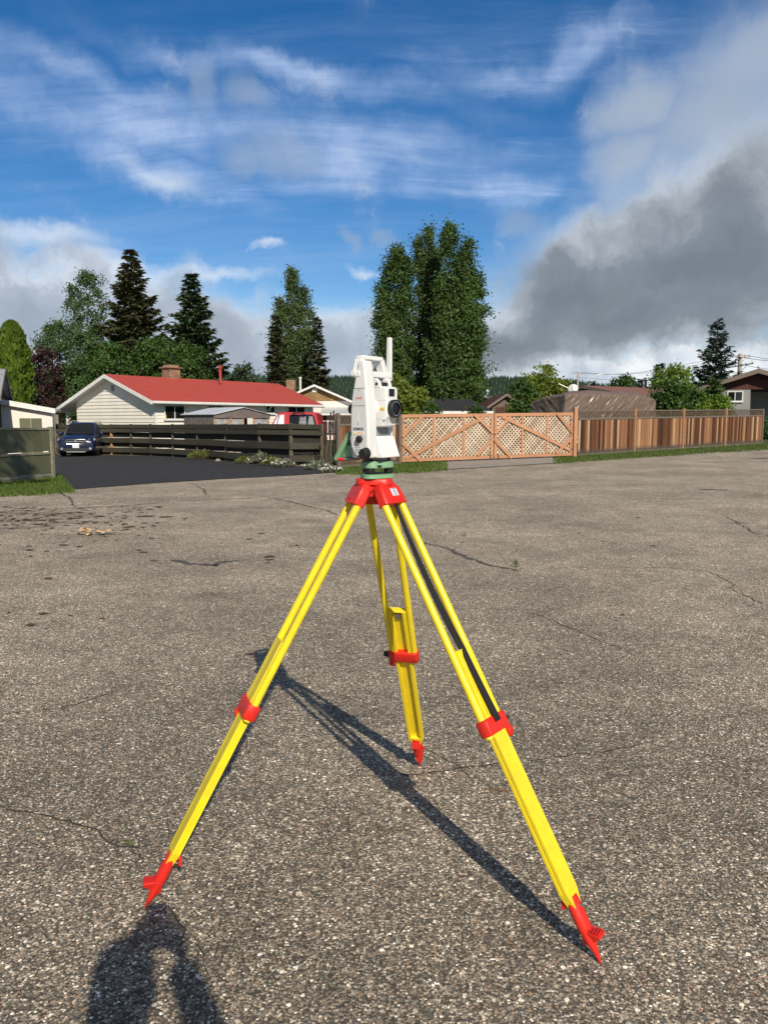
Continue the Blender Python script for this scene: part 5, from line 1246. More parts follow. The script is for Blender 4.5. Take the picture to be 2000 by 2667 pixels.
utility_pole(1502, 967, 150, 'thin far utility pole with one crossarm above the covered trailer', [(.5, 2.6, 0, M['concretepole'])], M['concretepole'], .18)
def wires():
    a, b = at(1920, 924, 84), at(1502, 969, 150); c = at(2300, 880, 60)
    for k, (dz, dx) in enumerate(((0, -.8), (0, .8), (-.9, 0))):
        for p, q in ((a, b), (a, c)):
            pts = [p.lerp(q, i/16)+Vector((dx, 0, dz-1.1*math.sin(PI*i/16))) for i in range(17)]
            o = MB().tube(pts, .022, 4).build('overhead_wire', M['darkpole'], None)
            tag(o, ('left', 'right', 'lower')[k]+(' overhead wire from the pale pole to the far thin pole' if q is b else ' overhead wire from the pale pole out of the right picture edge'), 'wire', 'overhead power wires')
wires()
def street_lamp(px, yb, Y, xt, yt, lab):
    b = at(px, yb, Y); t = at(xt, yt, Y); z0 = terr(b.x, Y); root = thing('street_lamp', lab, 'street lamp', (b.x, Y, z0), 0, 'street lamps')
    dx = t.x-b.x; h = t.z-z0; s = 1 if dx > 0 else -1; pts = [Vector((0, 0, 0)), Vector((0, 0, h*.72))]
    for i in range(1, 9): an = PI/2*i/8; pts.append(Vector((dx*.80*(1-math.cos(an)), 0, h*.72+(h*.28)*math.sin(an))))
    MB().tube(pts, .07, 10).build('pole', M['galv'], root, 60)
    MB().ball((dx*.92, 0, h-.02), (abs(dx)*.16, .16, .09), 12, 8).build('lamp_head', M['galv'], root, 60)
street_lamp(1183, 1040, 92, 1222, 1009, 'curved street lamp against the dark hills left of the brown garage')
street_lamp(1531, 1010, 130, 1576, 974, 'far curved street lamp above the reddish brown roof')
def dish():
    p = at(1492, 1011, 44); root = thing('satellite_dish', 'round white satellite dish on a mast above the covered trailer', 'satellite dish', (p.x, p.y, terr(p.x, p.y)))
    h = p.z-root.location.z; ax = Vector((-.35, -.85, .35)).normalized()
    MB().cyl((0, .12, 0), (0, .12, h), .035, n=8).build('mast', M['galv'], root, 40)
    MB().lathe([(.02, .09), (.17, .055), (.27, 0), (.28, .01), (.17, .07), (.02, .11)], Vector((0, 0, h))-ax*.06, ax, 24).build('reflector', M['white'], root, 40)
    MB().tube([Vector((0, 0, h-.3)), Vector((0, 0, h-.2))+ax*.25, Vector((0, 0, h))+ax*.42], .016, 6).build('feed_arm', M['galv'], root, 40)
    MB().cyl(Vector((0, .12, h-.1)), Vector((-.75, .3, h+.28)), .018, n=8).build('support_bar', M['galv'], root, 40)
dish()

# ------------------------------------------------------------------ trees
def unit(v): return v/np.maximum(np.linalg.norm(v, axis=1, keepdims=True), 1e-9)
def leaf_quads(C, size, asp=.55, axis=None, nrm=None, r=rng):
    n = len(C); s = np.broadcast_to(size, (n,)).reshape(n, 1)
    t = unit(r.normal(size=(n, 3))) if axis is None else unit(axis)
    m = r.normal(size=(n, 3)) if nrm is None else nrm+r.normal(size=(n, 3))*.6
    b = unit(np.cross(m, t)); k = np.cross(t, b)
    P = np.stack([C-t*s, C+b*s*asp+k*s*.12, C+t*s, C-b*s*asp+k*s*.12], 1)
    return P.reshape(-1, 3)
def quad_obj(name, P, mt, parent):
    F = np.arange(len(P), dtype=np.int32).reshape(-1, 4)
    return obj(name, npmesh(name, P, F), mt, parent)
def limb_mesh(segs, n=6):
    mb = MB()
    for pts, r0, r1 in segs:
        m = len(pts); mb.tube([Vector(p) for p in pts], r0, n, [r0+(r1-r0)*i/(m-1) for i in range(m)])
    return mb
def broad(name, label, pos, H, env, nclump, per, lsize, mt, bark, trunk_r, crown0, stems=None, seed=1, group=None, clump_r=.45, lean=(0, 0), inner=.25, droop=0.0, cat='tree', vert=.75):
    """env(h in 0..1) -> crown radius (m); clumps of leaves at the ends of limbs, denser at the outer shell"""
    r = np.random.default_rng(seed); root = thing(name, label, cat, pos, 0, group)
    stems = stems or [((0, 0), (lean[0], lean[1]), 1.0, 1.0)]       # base xy, top xy, height factor, radius factor
    Pl = []; segs = []
    for (bx, by), (tx, ty), hf, rf in stems:
        h = H*hf; ax = lambda f: np.array([bx+(tx-bx)*f, by+(ty-by)*f, h*f])
        segs.append(([ax(f)+np.array([math.sin(f*7+bx)*.06*trunk_r*4, 0, 0])*(f > 0) for f in np.linspace(0, .93, 9)], trunk_r*rf, .015))
        n = max(4, int(nclump*rf*hf))
        f = crown0+(1-crown0)*r.random(n)**.92; th = r.random(n)*2*PI
        R_ = np.array([env((q-crown0)/(1-crown0)) for q in f])*rf
        lump = 1+.30*np.sin(th*3+f*13+bx*5)+.26*np.sin(th*5-f*23+seed)
        rad = R_*lump*(inner+(1-inner)*r.random(n)**.45)
        A0 = np.stack([ax(q) for q in f]); C = A0+np.stack([np.cos(th)*rad, np.sin(th)*rad, r.normal(0, .12, n)*H*.06], 1)
        k = r.choice(n, min(n, 34), replace=False)
        for j in k:
            s0 = ax(max(.03, f[j]-rad[j]*.75/h-.02)); m = s0*.45+C[j]*.55; m[2] -= .06*rad[j]; segs.append(([s0, m, C[j]], trunk_r*rf*.28*(1-f[j]*.6)+.008, .006))
        for j in range(n):
            cr = clump_r*(.65+.7*r.random()); q = r.normal(size=(per, 3))*np.array([cr*(1.0 if vert < 1 else .72), cr*(1.0 if vert < 1 else .72), cr*vert])*.55
            if droop: q[:, 2] -= droop*(q[:, 0]**2+q[:, 1]**2)**.5
            out = unit((C[j]-A0[j])[None]+np.array([[0, 0, .4]]))
            Pl.append(leaf_quads(C[j]+q, lsize*(.7+.6*r.random(per)), .6, None, np.repeat(out*.8, per, 0), r))
    limb_mesh(segs).build('trunk', bark, root, 60)
    quad_obj('crown', np.concatenate(Pl), mt, root)
    return root
def conifer(name, label, pos, H, Rb, mt, seed=1, group=None, base=.06, power=.85, droop=.35, dens=1.0, step=.42, tuft=.30, trunk_r=.2, cone=None, ragged=.25, upturn=.0):
    r = np.random.default_rng(seed); root = thing(name, label, 'tree', pos, 0, group); segs = [([(0, 0, 0), (0, 0, H*.5), (0, 0, H)], trunk_r, .02)]
    C, A, S, Nn = [], [], [], []
    z = H*base
    while z < H*.985:
        f = (z-H*base)/(H*(1-base)); Lm = Rb*(1-f)**power+.10; nb = max(4, int((5+6*(1-f))*dens)); ph = r.random()*6.28
        for i in range(nb):
            th = ph+2*PI*i/nb+r.normal(0, .22); L = Lm*(1-ragged*r.random()**1.5*1.6 if r.random() < .85 else .55); zz = z+r.normal(0, .13)
            d = np.array([math.cos(th), math.sin(th), 0]); sd = np.array([-d[1], d[0], 0])
            dr = droop*(1-f)**1.2-.32*f; m = max(5, int(L/.115))
            s = (np.arange(m)+.5)/m
            pts = d[None]*(s*L)[:, None]; pts[:, 2] = zz-dr*L*(s**1.3)+upturn*L*s**3
            if L > .7: segs.append(([(0, 0, zz), tuple(pts[m//2]), tuple(pts[-1])], .03+.02*(1-f), .006))
            for side in (-1, 1, 0):
                k = len(s); ln = tuft*(.55+.75*np.sin(np.clip(s, .05, 1)*2.4))*(.7+.5*r.random(k))*(.55+.45*(1-f))
                ax = d[None]*(.75 if side else 1.0)+sd[None]*side*.85+np.array([[0, 0, -.32*(1-f)-.05]])+r.normal(0, .2, (k, 3))
                ax = unit(ax); C.append(pts+ax*ln[:, None]*.75+r.normal(0, .03, (k, 3))); A.append(ax); S.append(ln); Nn.append(np.repeat(np.array([[0, 0, 1.0]]), k, 0))
                if side == 0 and L > .6:      # hanging sprays
                    ax2 = unit(np.array([[0, 0, -1.0]])+r.normal(0, .35, (k, 3))); l2 = ln*.7
                    C.append(pts+ax2*l2[:, None]*.7); A.append(ax2); S.append(l2); Nn.append(np.repeat(d[None], k, 0))
        z += step*(.55+.6*(1-f))*(.85+.3*r.random())
    limb_mesh(segs, 5).build('trunk', M['bark'], root, 60)
    P = leaf_quads(np.concatenate(C), np.concatenate(S), .30, np.concatenate(A), np.concatenate(Nn), r)
    quad_obj('crown', P, mt, root)
    if cone:
        k = r.choice(len(P)//4, cone); mb = MB()
        for j in k:
            c = P[4*j]
            if c[2] > H*.62: mb.cyl((c[0], c[1], c[2]), (c[0], c[1], c[2]-.14), .03, .015, 5)
        if mb.v: stuff(mb.build('cones', M['oldboard'], root))
    return root
def tpos(px, Y, lean=0): p = at(px, 1090, Y); return (p.x, Y, terr(p.x, Y)-.05)
def thgt(py, Y, px=1000): p = at(px, py, Y); return p.z-terr(p.x, Y)+.05
L_ = {}
L_['poplar'] = leafmat('poplar_leaves', (.036, .074, .016), (.092, .155, .036), .25, .5)
L_['poplar2'] = leafmat('poplar_leaves_pale', (.048, .086, .024), (.115, .168, .055), .25, .5)
L_['spruce'] = leafmat('spruce_needles', (.034, .042, .017), (.086, .088, .038), .12, .6)
L_['spruce2'] = leafmat('spruce_needles_green', (.022, .044, .017), (.058, .088, .032), .12, .6)
L_['bluespruce'] = leafmat('blue_spruce_needles', (.016, .034, .022), (.042, .070, .045), .08, .6)
L_['cedar'] = leafmat('cedar_sprays', (.050, .095, .008), (.135, .205, .020), .2, 1.2)
L_['plum'] = leafmat('purple_leaves', (.020, .009, .012), (.060, .020, .020), .15, .8)
L_['aspen'] = leafmat('aspen_leaves', (.045, .090, .030), (.105, .170, .062), .3, .7)
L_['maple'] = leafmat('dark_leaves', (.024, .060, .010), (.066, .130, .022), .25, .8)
L_['willow'] = leafmat('yellow_green_leaves', (.105, .150, .018), (.21, .255, .045), .35, .8)
L_['lime'] = leafmat('lime_leaves', (.095, .165, .012), (.17, .25, .03), .35, 1.0)
L_['pine'] = leafmat('young_pine_needles', (.055, .095, .028), (.11, .165, .055), .2, 1.0)
L_['silver'] = leafmat('silver_foliage', (.13, .155, .10), (.27, .29, .22), .2, 2.0)
L_['weed'] = leafmat('weed_leaves', (.10, .13, .02), (.22, .23, .07), .3, 2.0)
L_['petal'] = mat('white_petals', (.80, .80, .76), .6)

# columnar cedar
def cedar_tree():
    Y = 56; H = thgt(838, Y, 43); r = np.random.default_rng(3); root = thing('cedar_tree', 'bright green columnar cedar at the left edge behind the garage', 'tree', tpos(43, Y))
    n = 15000; f = r.random(n)**.9; th = r.random(n)*2*PI; Rr = 1.25*(.82+.18*np.sin(np.clip(f*2.2, 0, 1.57)))*np.clip(1-np.maximum(0, f-.18)**1.5*.42, 0, 1)*np.sqrt(np.clip(1-f**9, .02, 1))
    lump = 1+.10*np.sin(th*7+f*23)+.10*np.sin(th*4-f*41)+.06*np.sin(th*11+f*77)
    rad = Rr*lump*(.80+.24*r.random(n)); C = np.stack([np.cos(th)*rad, np.sin(th)*rad, f*H*.985+.15], 1)
    out = np.stack([np.cos(th), np.sin(th), np.full(n, .2)], 1)
    ax = np.stack([np.cos(th)*.45, np.sin(th)*.45, np.full(n, 1.0)], 1)+r.normal(0, .3, (n, 3))
    quad_obj('crown', leaf_quads(C, .11+.13*r.random(n), .42, ax, out, r), L_['cedar'], root)
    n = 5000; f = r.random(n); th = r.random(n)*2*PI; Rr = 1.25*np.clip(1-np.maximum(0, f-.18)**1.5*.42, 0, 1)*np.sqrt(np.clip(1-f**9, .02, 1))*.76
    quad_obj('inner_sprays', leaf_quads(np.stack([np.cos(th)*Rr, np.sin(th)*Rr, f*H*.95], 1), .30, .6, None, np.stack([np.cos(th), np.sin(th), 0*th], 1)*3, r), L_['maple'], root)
    MB().cyl((0, 0, 0), (0, 0, H*.9), .16, .03, 8).build('trunk', M['bark'], root, 60)
cedar_tree()
oval = lambda w_, e=.55: (lambda h: w_*max(0.0, math.sin(PI*min(1, max(.02, h*.93+.05))))**e)
def poplar_env(w_): return lambda h: w_*(.36+1.45*h if h < .35 else .87-.02*(h-.35))*(1 if h < .62 else max(.14, 1-((h-.62)/.38)**1.8))
broad('plum_tree', 'dark purple leaved tree between the cedar and the green trees', tpos(118, 60), thgt(912, 60, 118), oval(1.55, .6), 90, 60, .10, L_['plum'], M['bark'], .14, .22, seed=11, clump_r=.5)
broad('aspen_tree', 'slender pale green aspen towering left of the big spruce', tpos(236, 68), thgt(703, 68, 236), lambda h: 1.75*(1-.30*h)*max(.18, math.sin(PI*min(1, h*.95+.06))**.5), 95, 72, .10, L_['aspen'], M['palebark'], .17, .25,
      [((0, 0), (.15, 0), 1.0, .72), ((.5, .2), (1.35, .3), .955, .55), ((-.4, .1), (-1.15, -.2), .93, .5)], seed=12, clump_r=.50)
broad('leafy_tree', 'mid green broad tree rising behind the white house gable', tpos(178, 63), thgt(846, 63, 178), oval(2.6, .5), 135, 92, .10, L_['aspen'], M['bark'], .2, .15, [((0, 0), (-.6, 0), 1.0, .75), ((.6, 0), (1.3, .3), .93, .75)], seed=13, clump_r=.6)
broad('leafy_tree', 'dark green round tree at the foot of the big spruce', tpos(285, 57), thgt(905, 57, 285), oval(2.1, .45), 110, 62, .12, L_['maple'], M['bark'], .2, .12, seed=14, clump_r=.55)
conifer('spruce_tree', 'tallest dark spruce with brownish needles behind the red roof', tpos(356, 64), thgt(645, 64, 356), 5.1, L_['spruce'], 21, None, .06, .92, .14, 1.35, .50, .42, .24, 260, .34, .14)
conifer('spruce_tree', 'second dark green spruce right of the tallest one behind the chimney', tpos(509, 62), thgt(703, 62, 509), 4.9, L_['spruce2'], 22, None, .06, 1.0, .28, 1.3, .50, .40, .2, 60, .36, .18)
broad('leafy_tree', 'dark leafy tree directly behind the brick chimney', tpos(412, 58), thgt(888, 58, 412), oval(1.9, .45), 100, 62, .12, L_['maple'], M['bark'], .2, .15, seed=15, clump_r=.55)
broad('leafy_tree', 'leafy tree between the brick chimney and the red vent pipe', tpos(494, 57), thgt(905, 57, 494), oval(1.7, .42), 90, 62, .12, L_['maple'], M['bark'], .18, .12, seed=16, clump_r=.55)
# poplar with two spruces at its feet
conifer('spruce_tree', 'small spruce hugging the left side of the middle poplar', tpos(722, 74), thgt(815, 74, 722), 1.75, L_['spruce'], 23, None, .12, .8, .28, 1.0, .5, .34, .14, 60, .4, .1)
conifer('spruce_tree', 'small spruce hugging the right side of the middle poplar', tpos(828, 73), thgt(825, 73, 828), 1.75, L_['spruce'], 24, None, .10, .8, .28, 1.0, .5, .34, .14, 60, .4, .1)
broad('poplar_tree', 'upright poplar between two small spruces left of the total station', tpos(768, 78), thgt(703, 78, 768), poplar_env(1.22), 120, 88, .105, L_['poplar2'], M['palebark'], .17, .22,
      [((0, 0), (-.15, 0), 1.0, 1.0), ((-.5, .2), (-1.35, 0), .84, .85), ((.5, 0), (1.05, .2), .90, .9), ((.8, .3), (1.85, .2), .74, .75), ((-.7, 0), (-2.0, .2), .64, .6)], seed=31, vert=.95, clump_r=.50)
# the big poplars behind the instrument
broad('poplar_tree', 'dark poplar forming the left side of the big poplar clump', tpos(1046, 66), thgt(645, 66, 1046), poplar_env(1.18), 150, 92, .105, L_['poplar'], M['palebark'], .2, .16,
      [((0, 0), (-.45, 0), 1.0, .80), ((.3, .2), (.35, .3), .96, .62), ((-.6, 0), (-1.75, 0), .80, .80), ((-.5, .3), (-1.15, .3), .92, .6)], seed=32, vert=.95, clump_r=.52)
broad('poplar_tree', 'pale topped poplar in the middle of the big poplar clump', tpos(1108, 67), thgt(590, 67, 1108), poplar_env(1.18), 160, 92, .105, L_['poplar2'], M['palebark'], .2, .14,
      [((0, 0), (.15, 0), 1.0, .74), ((-.4, .2), (-.65, .2), .94, .66), ((.4, -.2), (.75, -.3), .88, .8)], seed=33, vert=.95, clump_r=.50)
broad('poplar_tree', 'tallest wide poplar on the right of the big poplar clump', tpos(1172, 63), thgt(588, 63, 1172), poplar_env(1.30), 175, 92, .105, L_['poplar'], M['palebark'], .24, .10,
      [((0, 0), (-.2, 0), 1.0, .84), ((.4, 0), (1.35, 0), .945, .78), ((.8, .2), (2.05, .2), .77, .95), ((-.6, 0), (-.7, -.2), .74, .85), ((1.0, -.3), (1.95, -.4), .56, 1.1), ((.3, -.3), (.65, -.5), .86, .9)], seed=34, vert=.95, clump_r=.54)
# shrubs behind the fences
broad('willow_shrub', 'yellow green shrub with bare twigs right behind the total station', tpos(1042, 37), thgt(985, 37, 1042), oval(1.25, .45), 130, 46, .085, L_['willow'], M['bark'], .06, .08, [((0, 0), (-.3, 0), 1, .8), ((.2, 0), (.75, 0), .85, .7), ((-.2, 0), (-.6, .2), .9, .7)], seed=41, clump_r=.32, cat='shrub')
broad('leafy_shrub', 'tall yellow green bush left of the covered trailer', tpos(1410, 47), thgt(955, 47, 1410), oval(1.3, .5), 130, 46, .09, L_['willow'], M['bark'], .07, .1, [((0, 0), (.15, 0), 1, .8), ((.4, 0), (1.25, 0), .82, .6), ((-.3, 0), (-.7, 0), .85, .8)], seed=42, clump_r=.34, cat='shrub')
broad('leafy_shrub', 'dark green bush between the brown garage and the yellow green bush', tpos(1362, 44), thgt(992, 44, 1362), oval(.75, .4), 70, 50, .085, L_['maple'], M['bark'], .06, .05, seed=43, clump_r=.32, cat='shrub')
for px, yt, lab, sd in ((1128, 1058, 'small green shrub peeking over the gate left half', 44), (1240, 1056, 'small green shrub peeking over the gate at its middle', 45)):
    broad('leafy_shrub', lab, tpos(px, 33), thgt(yt, 33, px), oval(.36, .4), 34, 40, .06, L_['maple'], M['bark'], .03, .3, seed=sd, clump_r=.2, cat='shrub')
conifer('spruce_tree', 'dark blue green spruce standing alone beside the right utility pole', tpos(1857, 62), thgt(825, 62, 1857), 3.1, L_['bluespruce'], 25, None, .05, .95, .02, 1.0, .52, .30, .16, 30, .3, .30)
conifer('pine_tree', 'young light green pine in front of the grey house', tpos(1856, 47), thgt(985, 47, 1856), 1.05, L_['pine'], 26, None, .05, .75, -.55, 1.3, .30, .26, .07, None, .3, .35)
broad('leafy_shrub', 'large dark glossy bush right of the covered trailer', tpos(1768, 46), thgt(997, 46, 1768), oval(1.35, .4), 150, 50, .10, L_['maple'], M['bark'], .08, .05, [((0, 0), (-.3, 0), 1, .9), ((.5, 0), (.9, 0), .85, .8), ((-.6, 0), (-.95, 0), .8, .6)], seed=46, clump_r=.38, cat='shrub')
broad('leafy_shrub', 'lime green arching bush under the young pine by the cedar fence', tpos(1866, 44), thgt(1037, 44, 1866), oval(.95, .4), 80, 46, .085, L_['lime'], M['bark'], .05, .15, seed=47, clump_r=.35, droop=.5, cat='shrub')
conifer('spruce_tree', 'dark far spruce behind the brown roof stacks', tpos(1712, 92), thgt(943, 92, 1712), 1.9, L_['bluespruce'], 27, None, .05, .8, .2, .9, .6, .42, .15)
conifer('spruce_tree', 'small far spruce left of the brown roof stacks', tpos(1662, 100), thgt(985, 100, 1662), .9, L_['bluespruce'], 28, None, .05, .8, .2, .9, .6, .35, .1)
broad('leafy_tree', 'round green tree behind the right end of the brown roof', tpos(1757, 86), thgt(960, 86, 1757), oval(2.6, .42), 110, 52, .16, L_['lime'], M['bark'], .2, .2, seed=48, clump_r=.65)
broad('leafy_tree', 'low dark far tree above the middle of the brown roof', tpos(1622, 110), thgt(984, 110, 1622), oval(2.3, .42), 90, 50, .17, L_['maple'], M['bark'], .2, .2, seed=49, clump_r=.65)
conifer('spruce_tree', 'tiny far spruce between the dark gable and the far lamp', tpos(1542, 120), thgt(990, 120, 1542), .9, L_['bluespruce'], 29, None, .05, .8, .2, .9, .6, .35, .1)
broad('leafy_shrub', 'green hedge at the far right beyond the end of the cedar fence', tpos(2010, 48), 1.1, oval(1.6, .35), 90, 46, .09, L_['maple'], M['bark'], .05, .05, seed=50, clump_r=.4, cat='shrub')
broad('leafy_tree', 'green tree behind the far end of the red roof', tpos(640, 72), thgt(955, 72, 640), oval(1.5, .42), 60, 50, .13, L_['spruce2'], M['bark'], .15, .2, seed=51, clump_r=.5)
# street tree just outside the left edge: its shade dapples the olive fence
broad('street_tree', 'small street tree left of the picture shading the olive fence', (-6.12, 8.0, 0), 9.75, oval(1.25, .5), 30, 46, .10, L_['maple'], M['bark'], .10, .66, seed=52, clump_r=.38)

# ------------------------------------------------------------------ hills
def hills():
    D0, D1 = 900.0, 2050.0
    key = [(-900, 1000), (-300, 985), (200, 968), (450, 978), (600, 982), (740, 990), (880, 985), (1000, 992), (1230, 992), (1300, 986), (1400, 992), (1500, 1002), (1570, 1012), (1700, 1022), (1900, 1030), (2400, 1020), (3200, 1000)]
    xs = np.array([(p-1000)/2000 for p, _ in key]); hz = np.array([(1097-(y+8))/2000*D1 for _, y in key])
    def top(t, v):
        h = np.interp(t, xs, hz); k = v*v*(3-2*v)
        y = D0+(D1-D0)*v; x = t*y
        return x, y, h*k+4*math.sin(x*.013+y*.007)*k
    nu, nv = 120, 16
    mb = MB().grid(lambda u, v: top(-1.0+2.1*u, v*1.0), nu, nv)
    # back side falls away
    mb.grid(lambda u, v: (lambda p: (p[0]*(1+.3*v), p[1]+600*v, p[2]*(1-v)))(top(-1.0+2.1*u, 1.0)), nu, 2)
    struct(mb.build('hills', M['hill'], None, 60, recalc=False))
    r = np.random.default_rng(5); n = 11000; V = []; F = []
    t = -.62+1.35*r.random(n); v = 1-r.random(n)**1.5*.95
    for i in range(n):
        x, y, z = top(t[i], v[i]); h = (9+9*r.random())*(1.25 if r.random() < .12 else 1); w_ = h*(.17+.08*r.random()); a = r.random()*6.28; k = len(V)
        for j in range(5): V.append((x+w_*math.cos(a+j*1.2566), y+w_*math.sin(a+j*1.2566), z+h*.08))
        V.append((x+r.normal(0, .3), y, z+h)); F += [(k+j, k+(j+1) % 5, k+5) for j in range(5)]
    o = obj('forest', npmesh('forest', V, F), M['conif_far']); stuff(o); tag(o, 'dark conifer forest covering the far hills', 'forest')
hills()

# ------------------------------------------------------------------ plants at the fence foot
def clump(name, label, px, py, rad, h, mt, seed, flowers=0, nleaf=260, group=None):
    r = np.random.default_rng(seed); g = gnd(px, py); root = thing(name, label, 'plant', g, 0, group)
    th = r.random(nleaf)*2*PI; q = r.random(nleaf)**.5; zz = h*np.sqrt(np.maximum(0, 1-q**2*.9))*(.55+.5*r.random(nleaf))
    C = np.stack([np.cos(th)*q*rad*1.25, np.sin(th)*q*rad*.8, zz], 1); ax = np.stack([np.cos(th)*q, np.sin(th)*q, np.full(nleaf, .9)], 1)+r.normal(0, .35, (nleaf, 3))
    quad_obj('leaves', leaf_quads(C, .045+.05*r.random(nleaf), .28, ax, None, r), mt, root)
    st = MB()
    for i in range(18): st.cyl((0, 0, 0), tuple(C[i]*.9), .006, .003, 4)
    stuff(st.build('stems', M['bark'], root))
    if flowers:
        th = r.random(flowers)*2*PI; q = r.random(flowers)**.5; C = np.stack([np.cos(th)*q*rad*1.3, np.sin(th)*q*rad*.8-.04, h*(.75+.4*r.random(flowers))*(1-.45*q)], 1)
        P = [leaf_quads(C, .026, .8, None, np.repeat(np.array([[0, -.8, 1.2]]), flowers, 0), r) for _ in range(3)]
        stuff(quad_obj('flowers', np.concatenate(P), L_['petal'], root))
GRP = 'plants along the foot of the rail fence'
clump('weed_clump', 'tall yellow green weeds in front of the rail fence', 531, 1197, .55, .42, L_['weed'], 61, 0, 420, GRP)
clump('weed_clump', 'small mustard coloured weed tuft left of the silver plants', 637, 1208, .28, .26, L_['weed'], 62, 0, 220, GRP)
clump('silver_plant', 'small silver grey plant next to the mustard weed tuft', 657, 1208, .22, .24, L_['silver'], 63, 10, 200, GRP)
clump('silver_plant', 'largest silver grey plant under the rail fence', 683, 1209, .34, .40, L_['silver'], 64, 8, 380, GRP)
clump('weed_clump', 'yellowish plant between the silver plant and the white flowers', 706, 1213, .30, .32, L_['weed'], 65, 8, 260, GRP)
clump('flower_clump', 'white flowering clump at the driveway edge under the rail fence', 738, 1217, .34, .28, L_['silver'], 66, 40, 300, GRP)
clump('flower_clump', 'silvery white flower clump left of the rusty bars', 826, 1224, .34, .30, L_['silver'], 67, 24, 320, GRP)
clump('flower_clump', 'low white flowers around the foot of the corner post', 862, 1230, .30, .18, L_['silver'], 68, 34, 150, GRP)
for px, py, s_, lab in ((568, 1202, .09, 'pale stone lying by the rail fence beside the weeds'), (786, 1214, .05, 'small pale stone lying by the driveway edge')):
    g = gnd(px, py); mb = MB().ball((0, 0, s_*.5), (s_*1.2, s_, s_*.8), 9, 6); mb.v = [(x*(1+random.uniform(-.15, .15)), y*(1+random.uniform(-.15, .15)), z*(1+random.uniform(-.1, .1))) for x, y, z in mb.v]
    o = mb.build('stone', M['concrete'], None, 30); o.location = g; tag(o, lab, 'stone')

# ------------------------------------------------------------------ cracks, stains and litter on the asphalt
M['crack'] = mat('crack_fill', (.028, .024, .018), .95, c2=(.045, .040, .028), vscale=30)
M['stain'] = mat('damp_stain', (.055, .046, .038), .75, c2=(.12, .105, .086), vscale=20, bump=.5, bscale=90)
def ribbon(name, pts, w0, mt, dz=.003, seed=1, jit=.02, vary=.7):
    r = np.random.default_rng(seed); P = [gnd(*p) for p in pts]; L = sum((b-a).length for a, b in zip(P, P[1:])); n = int(min(160, max(14, L/.03))); mb = MB(); C = []
    off = np.cumsum(r.normal(0, jit*.35, n+1)); off -= np.linspace(off[0], off[-1], n+1)
    for i in range(n+1):
        p = lerp_poly(P, i/n).copy(); q = lerp_poly(P, min(1, i/n+.02)); q0 = lerp_poly(P, max(0, i/n-.02)); d = (q-q0).normalized(); s = Vector((-d.y, d.x, 0))
        p += s*(off[i]+r.normal(0, jit*.15)); w_ = w0*(1-vary+vary*2*r.random())*(.25+.75*math.sin(PI*min(1, max(0, i/n)))**.35); z = terr(p.x, p.y)+dz
        a, b = p-s*w_/2, p+s*w_/2; mb.v += [(a.x, a.y, z), (b.x, b.y, z)]
        if i: mb.f.append((2*i-2, 2*i, 2*i+1, 2*i-1))
    return mb.build(name, mt, ground, recalc=False)
CR = [([(-40, 2095), (0, 2106), (77, 2125), (120, 2142), (231, 2171), (275, 2193), (309, 2202), (357, 2207), (434, 2195)], .0065), ([(350, 2207), (357, 2232), (358, 2262)], .004),
      ([(410, 2333), (439, 2376), (470, 2419), (482, 2463), (521, 2482), (545, 2550)], .0045), ([(295, 2420), (325, 2432), (341, 2455)], .003),
      ([(996, 2022), (1132, 2013), (1204, 1998), (1357, 1986), (1501, 1972), (1597, 1960), (1690, 1935)], .006), ([(1100, 1950), (1170, 1990), (1225, 2030)], .004),
      ([(-20, 1334), (130, 1326), (200, 1323), (330, 1316), (460, 1305), (540, 1302), (640, 1298), (720, 1290)], .030), ([(155, 1280), (175, 1298), (195, 1322)], .018), ([(490, 1258), (515, 1272), (541, 1295)], .014),
      ([(1873, 1341), (1894, 1345), (1942, 1384), (1996, 1396), (2040, 1400)], .014), ([(1033, 1249), (1063, 1255), (1096, 1259), (1140, 1262)], .020), ([(1177, 1267), (1247, 1265), (1334, 1257), (1500, 1247)], .018),
      ([(1420, 1481), (1560, 1480), (1740, 1479), (1830, 1486), (1890, 1505), (1925, 1540), (2000, 1580)], .007), ([(700, 1296), (770, 1310), (830, 1325), (900, 1345)], .020), ([(1340, 1593), (1400, 1603), (1500, 1640), (1640, 1700)], .006),
      ([(0, 1860), (160, 1845), (330, 1790)], .004), ([(860, 1330), (980, 1340), (1100, 1398)], .006), ([(1560, 1408), (1620, 1420)], .008), ([(1410, 1355), (1560, 1375)], .010), ([(1640, 1292), (1760, 1300), (1990, 1294)], .016), ([(1745, 1310), (1950, 1314)], .016)]
for i, (p, w_) in enumerate(CR): ribbon('crack', p, w_*(1.15 if p[0][1] > 1500 else 1.6), M['crack'], .003, 100+i, .018 if p[0][1] > 1500 else .035)
ribbon('stain', [(1105, 1413), (1180, 1432), (1260, 1464), (1352, 1488)], .07, M['stain'], .002, 201, .03)
ribbon('stain', [(1820, 1274), (1895, 1277)], .30, M['stain'], .002, 202, .03)
ribbon('stain', [(1955, 1195), (2060, 1191)], .45, M['stain'], .002, 203, .05)
ribbon('stain', [(430, 1460), (560, 1475), (620, 1460)], .10, M['stain'], .002, 204, .05)
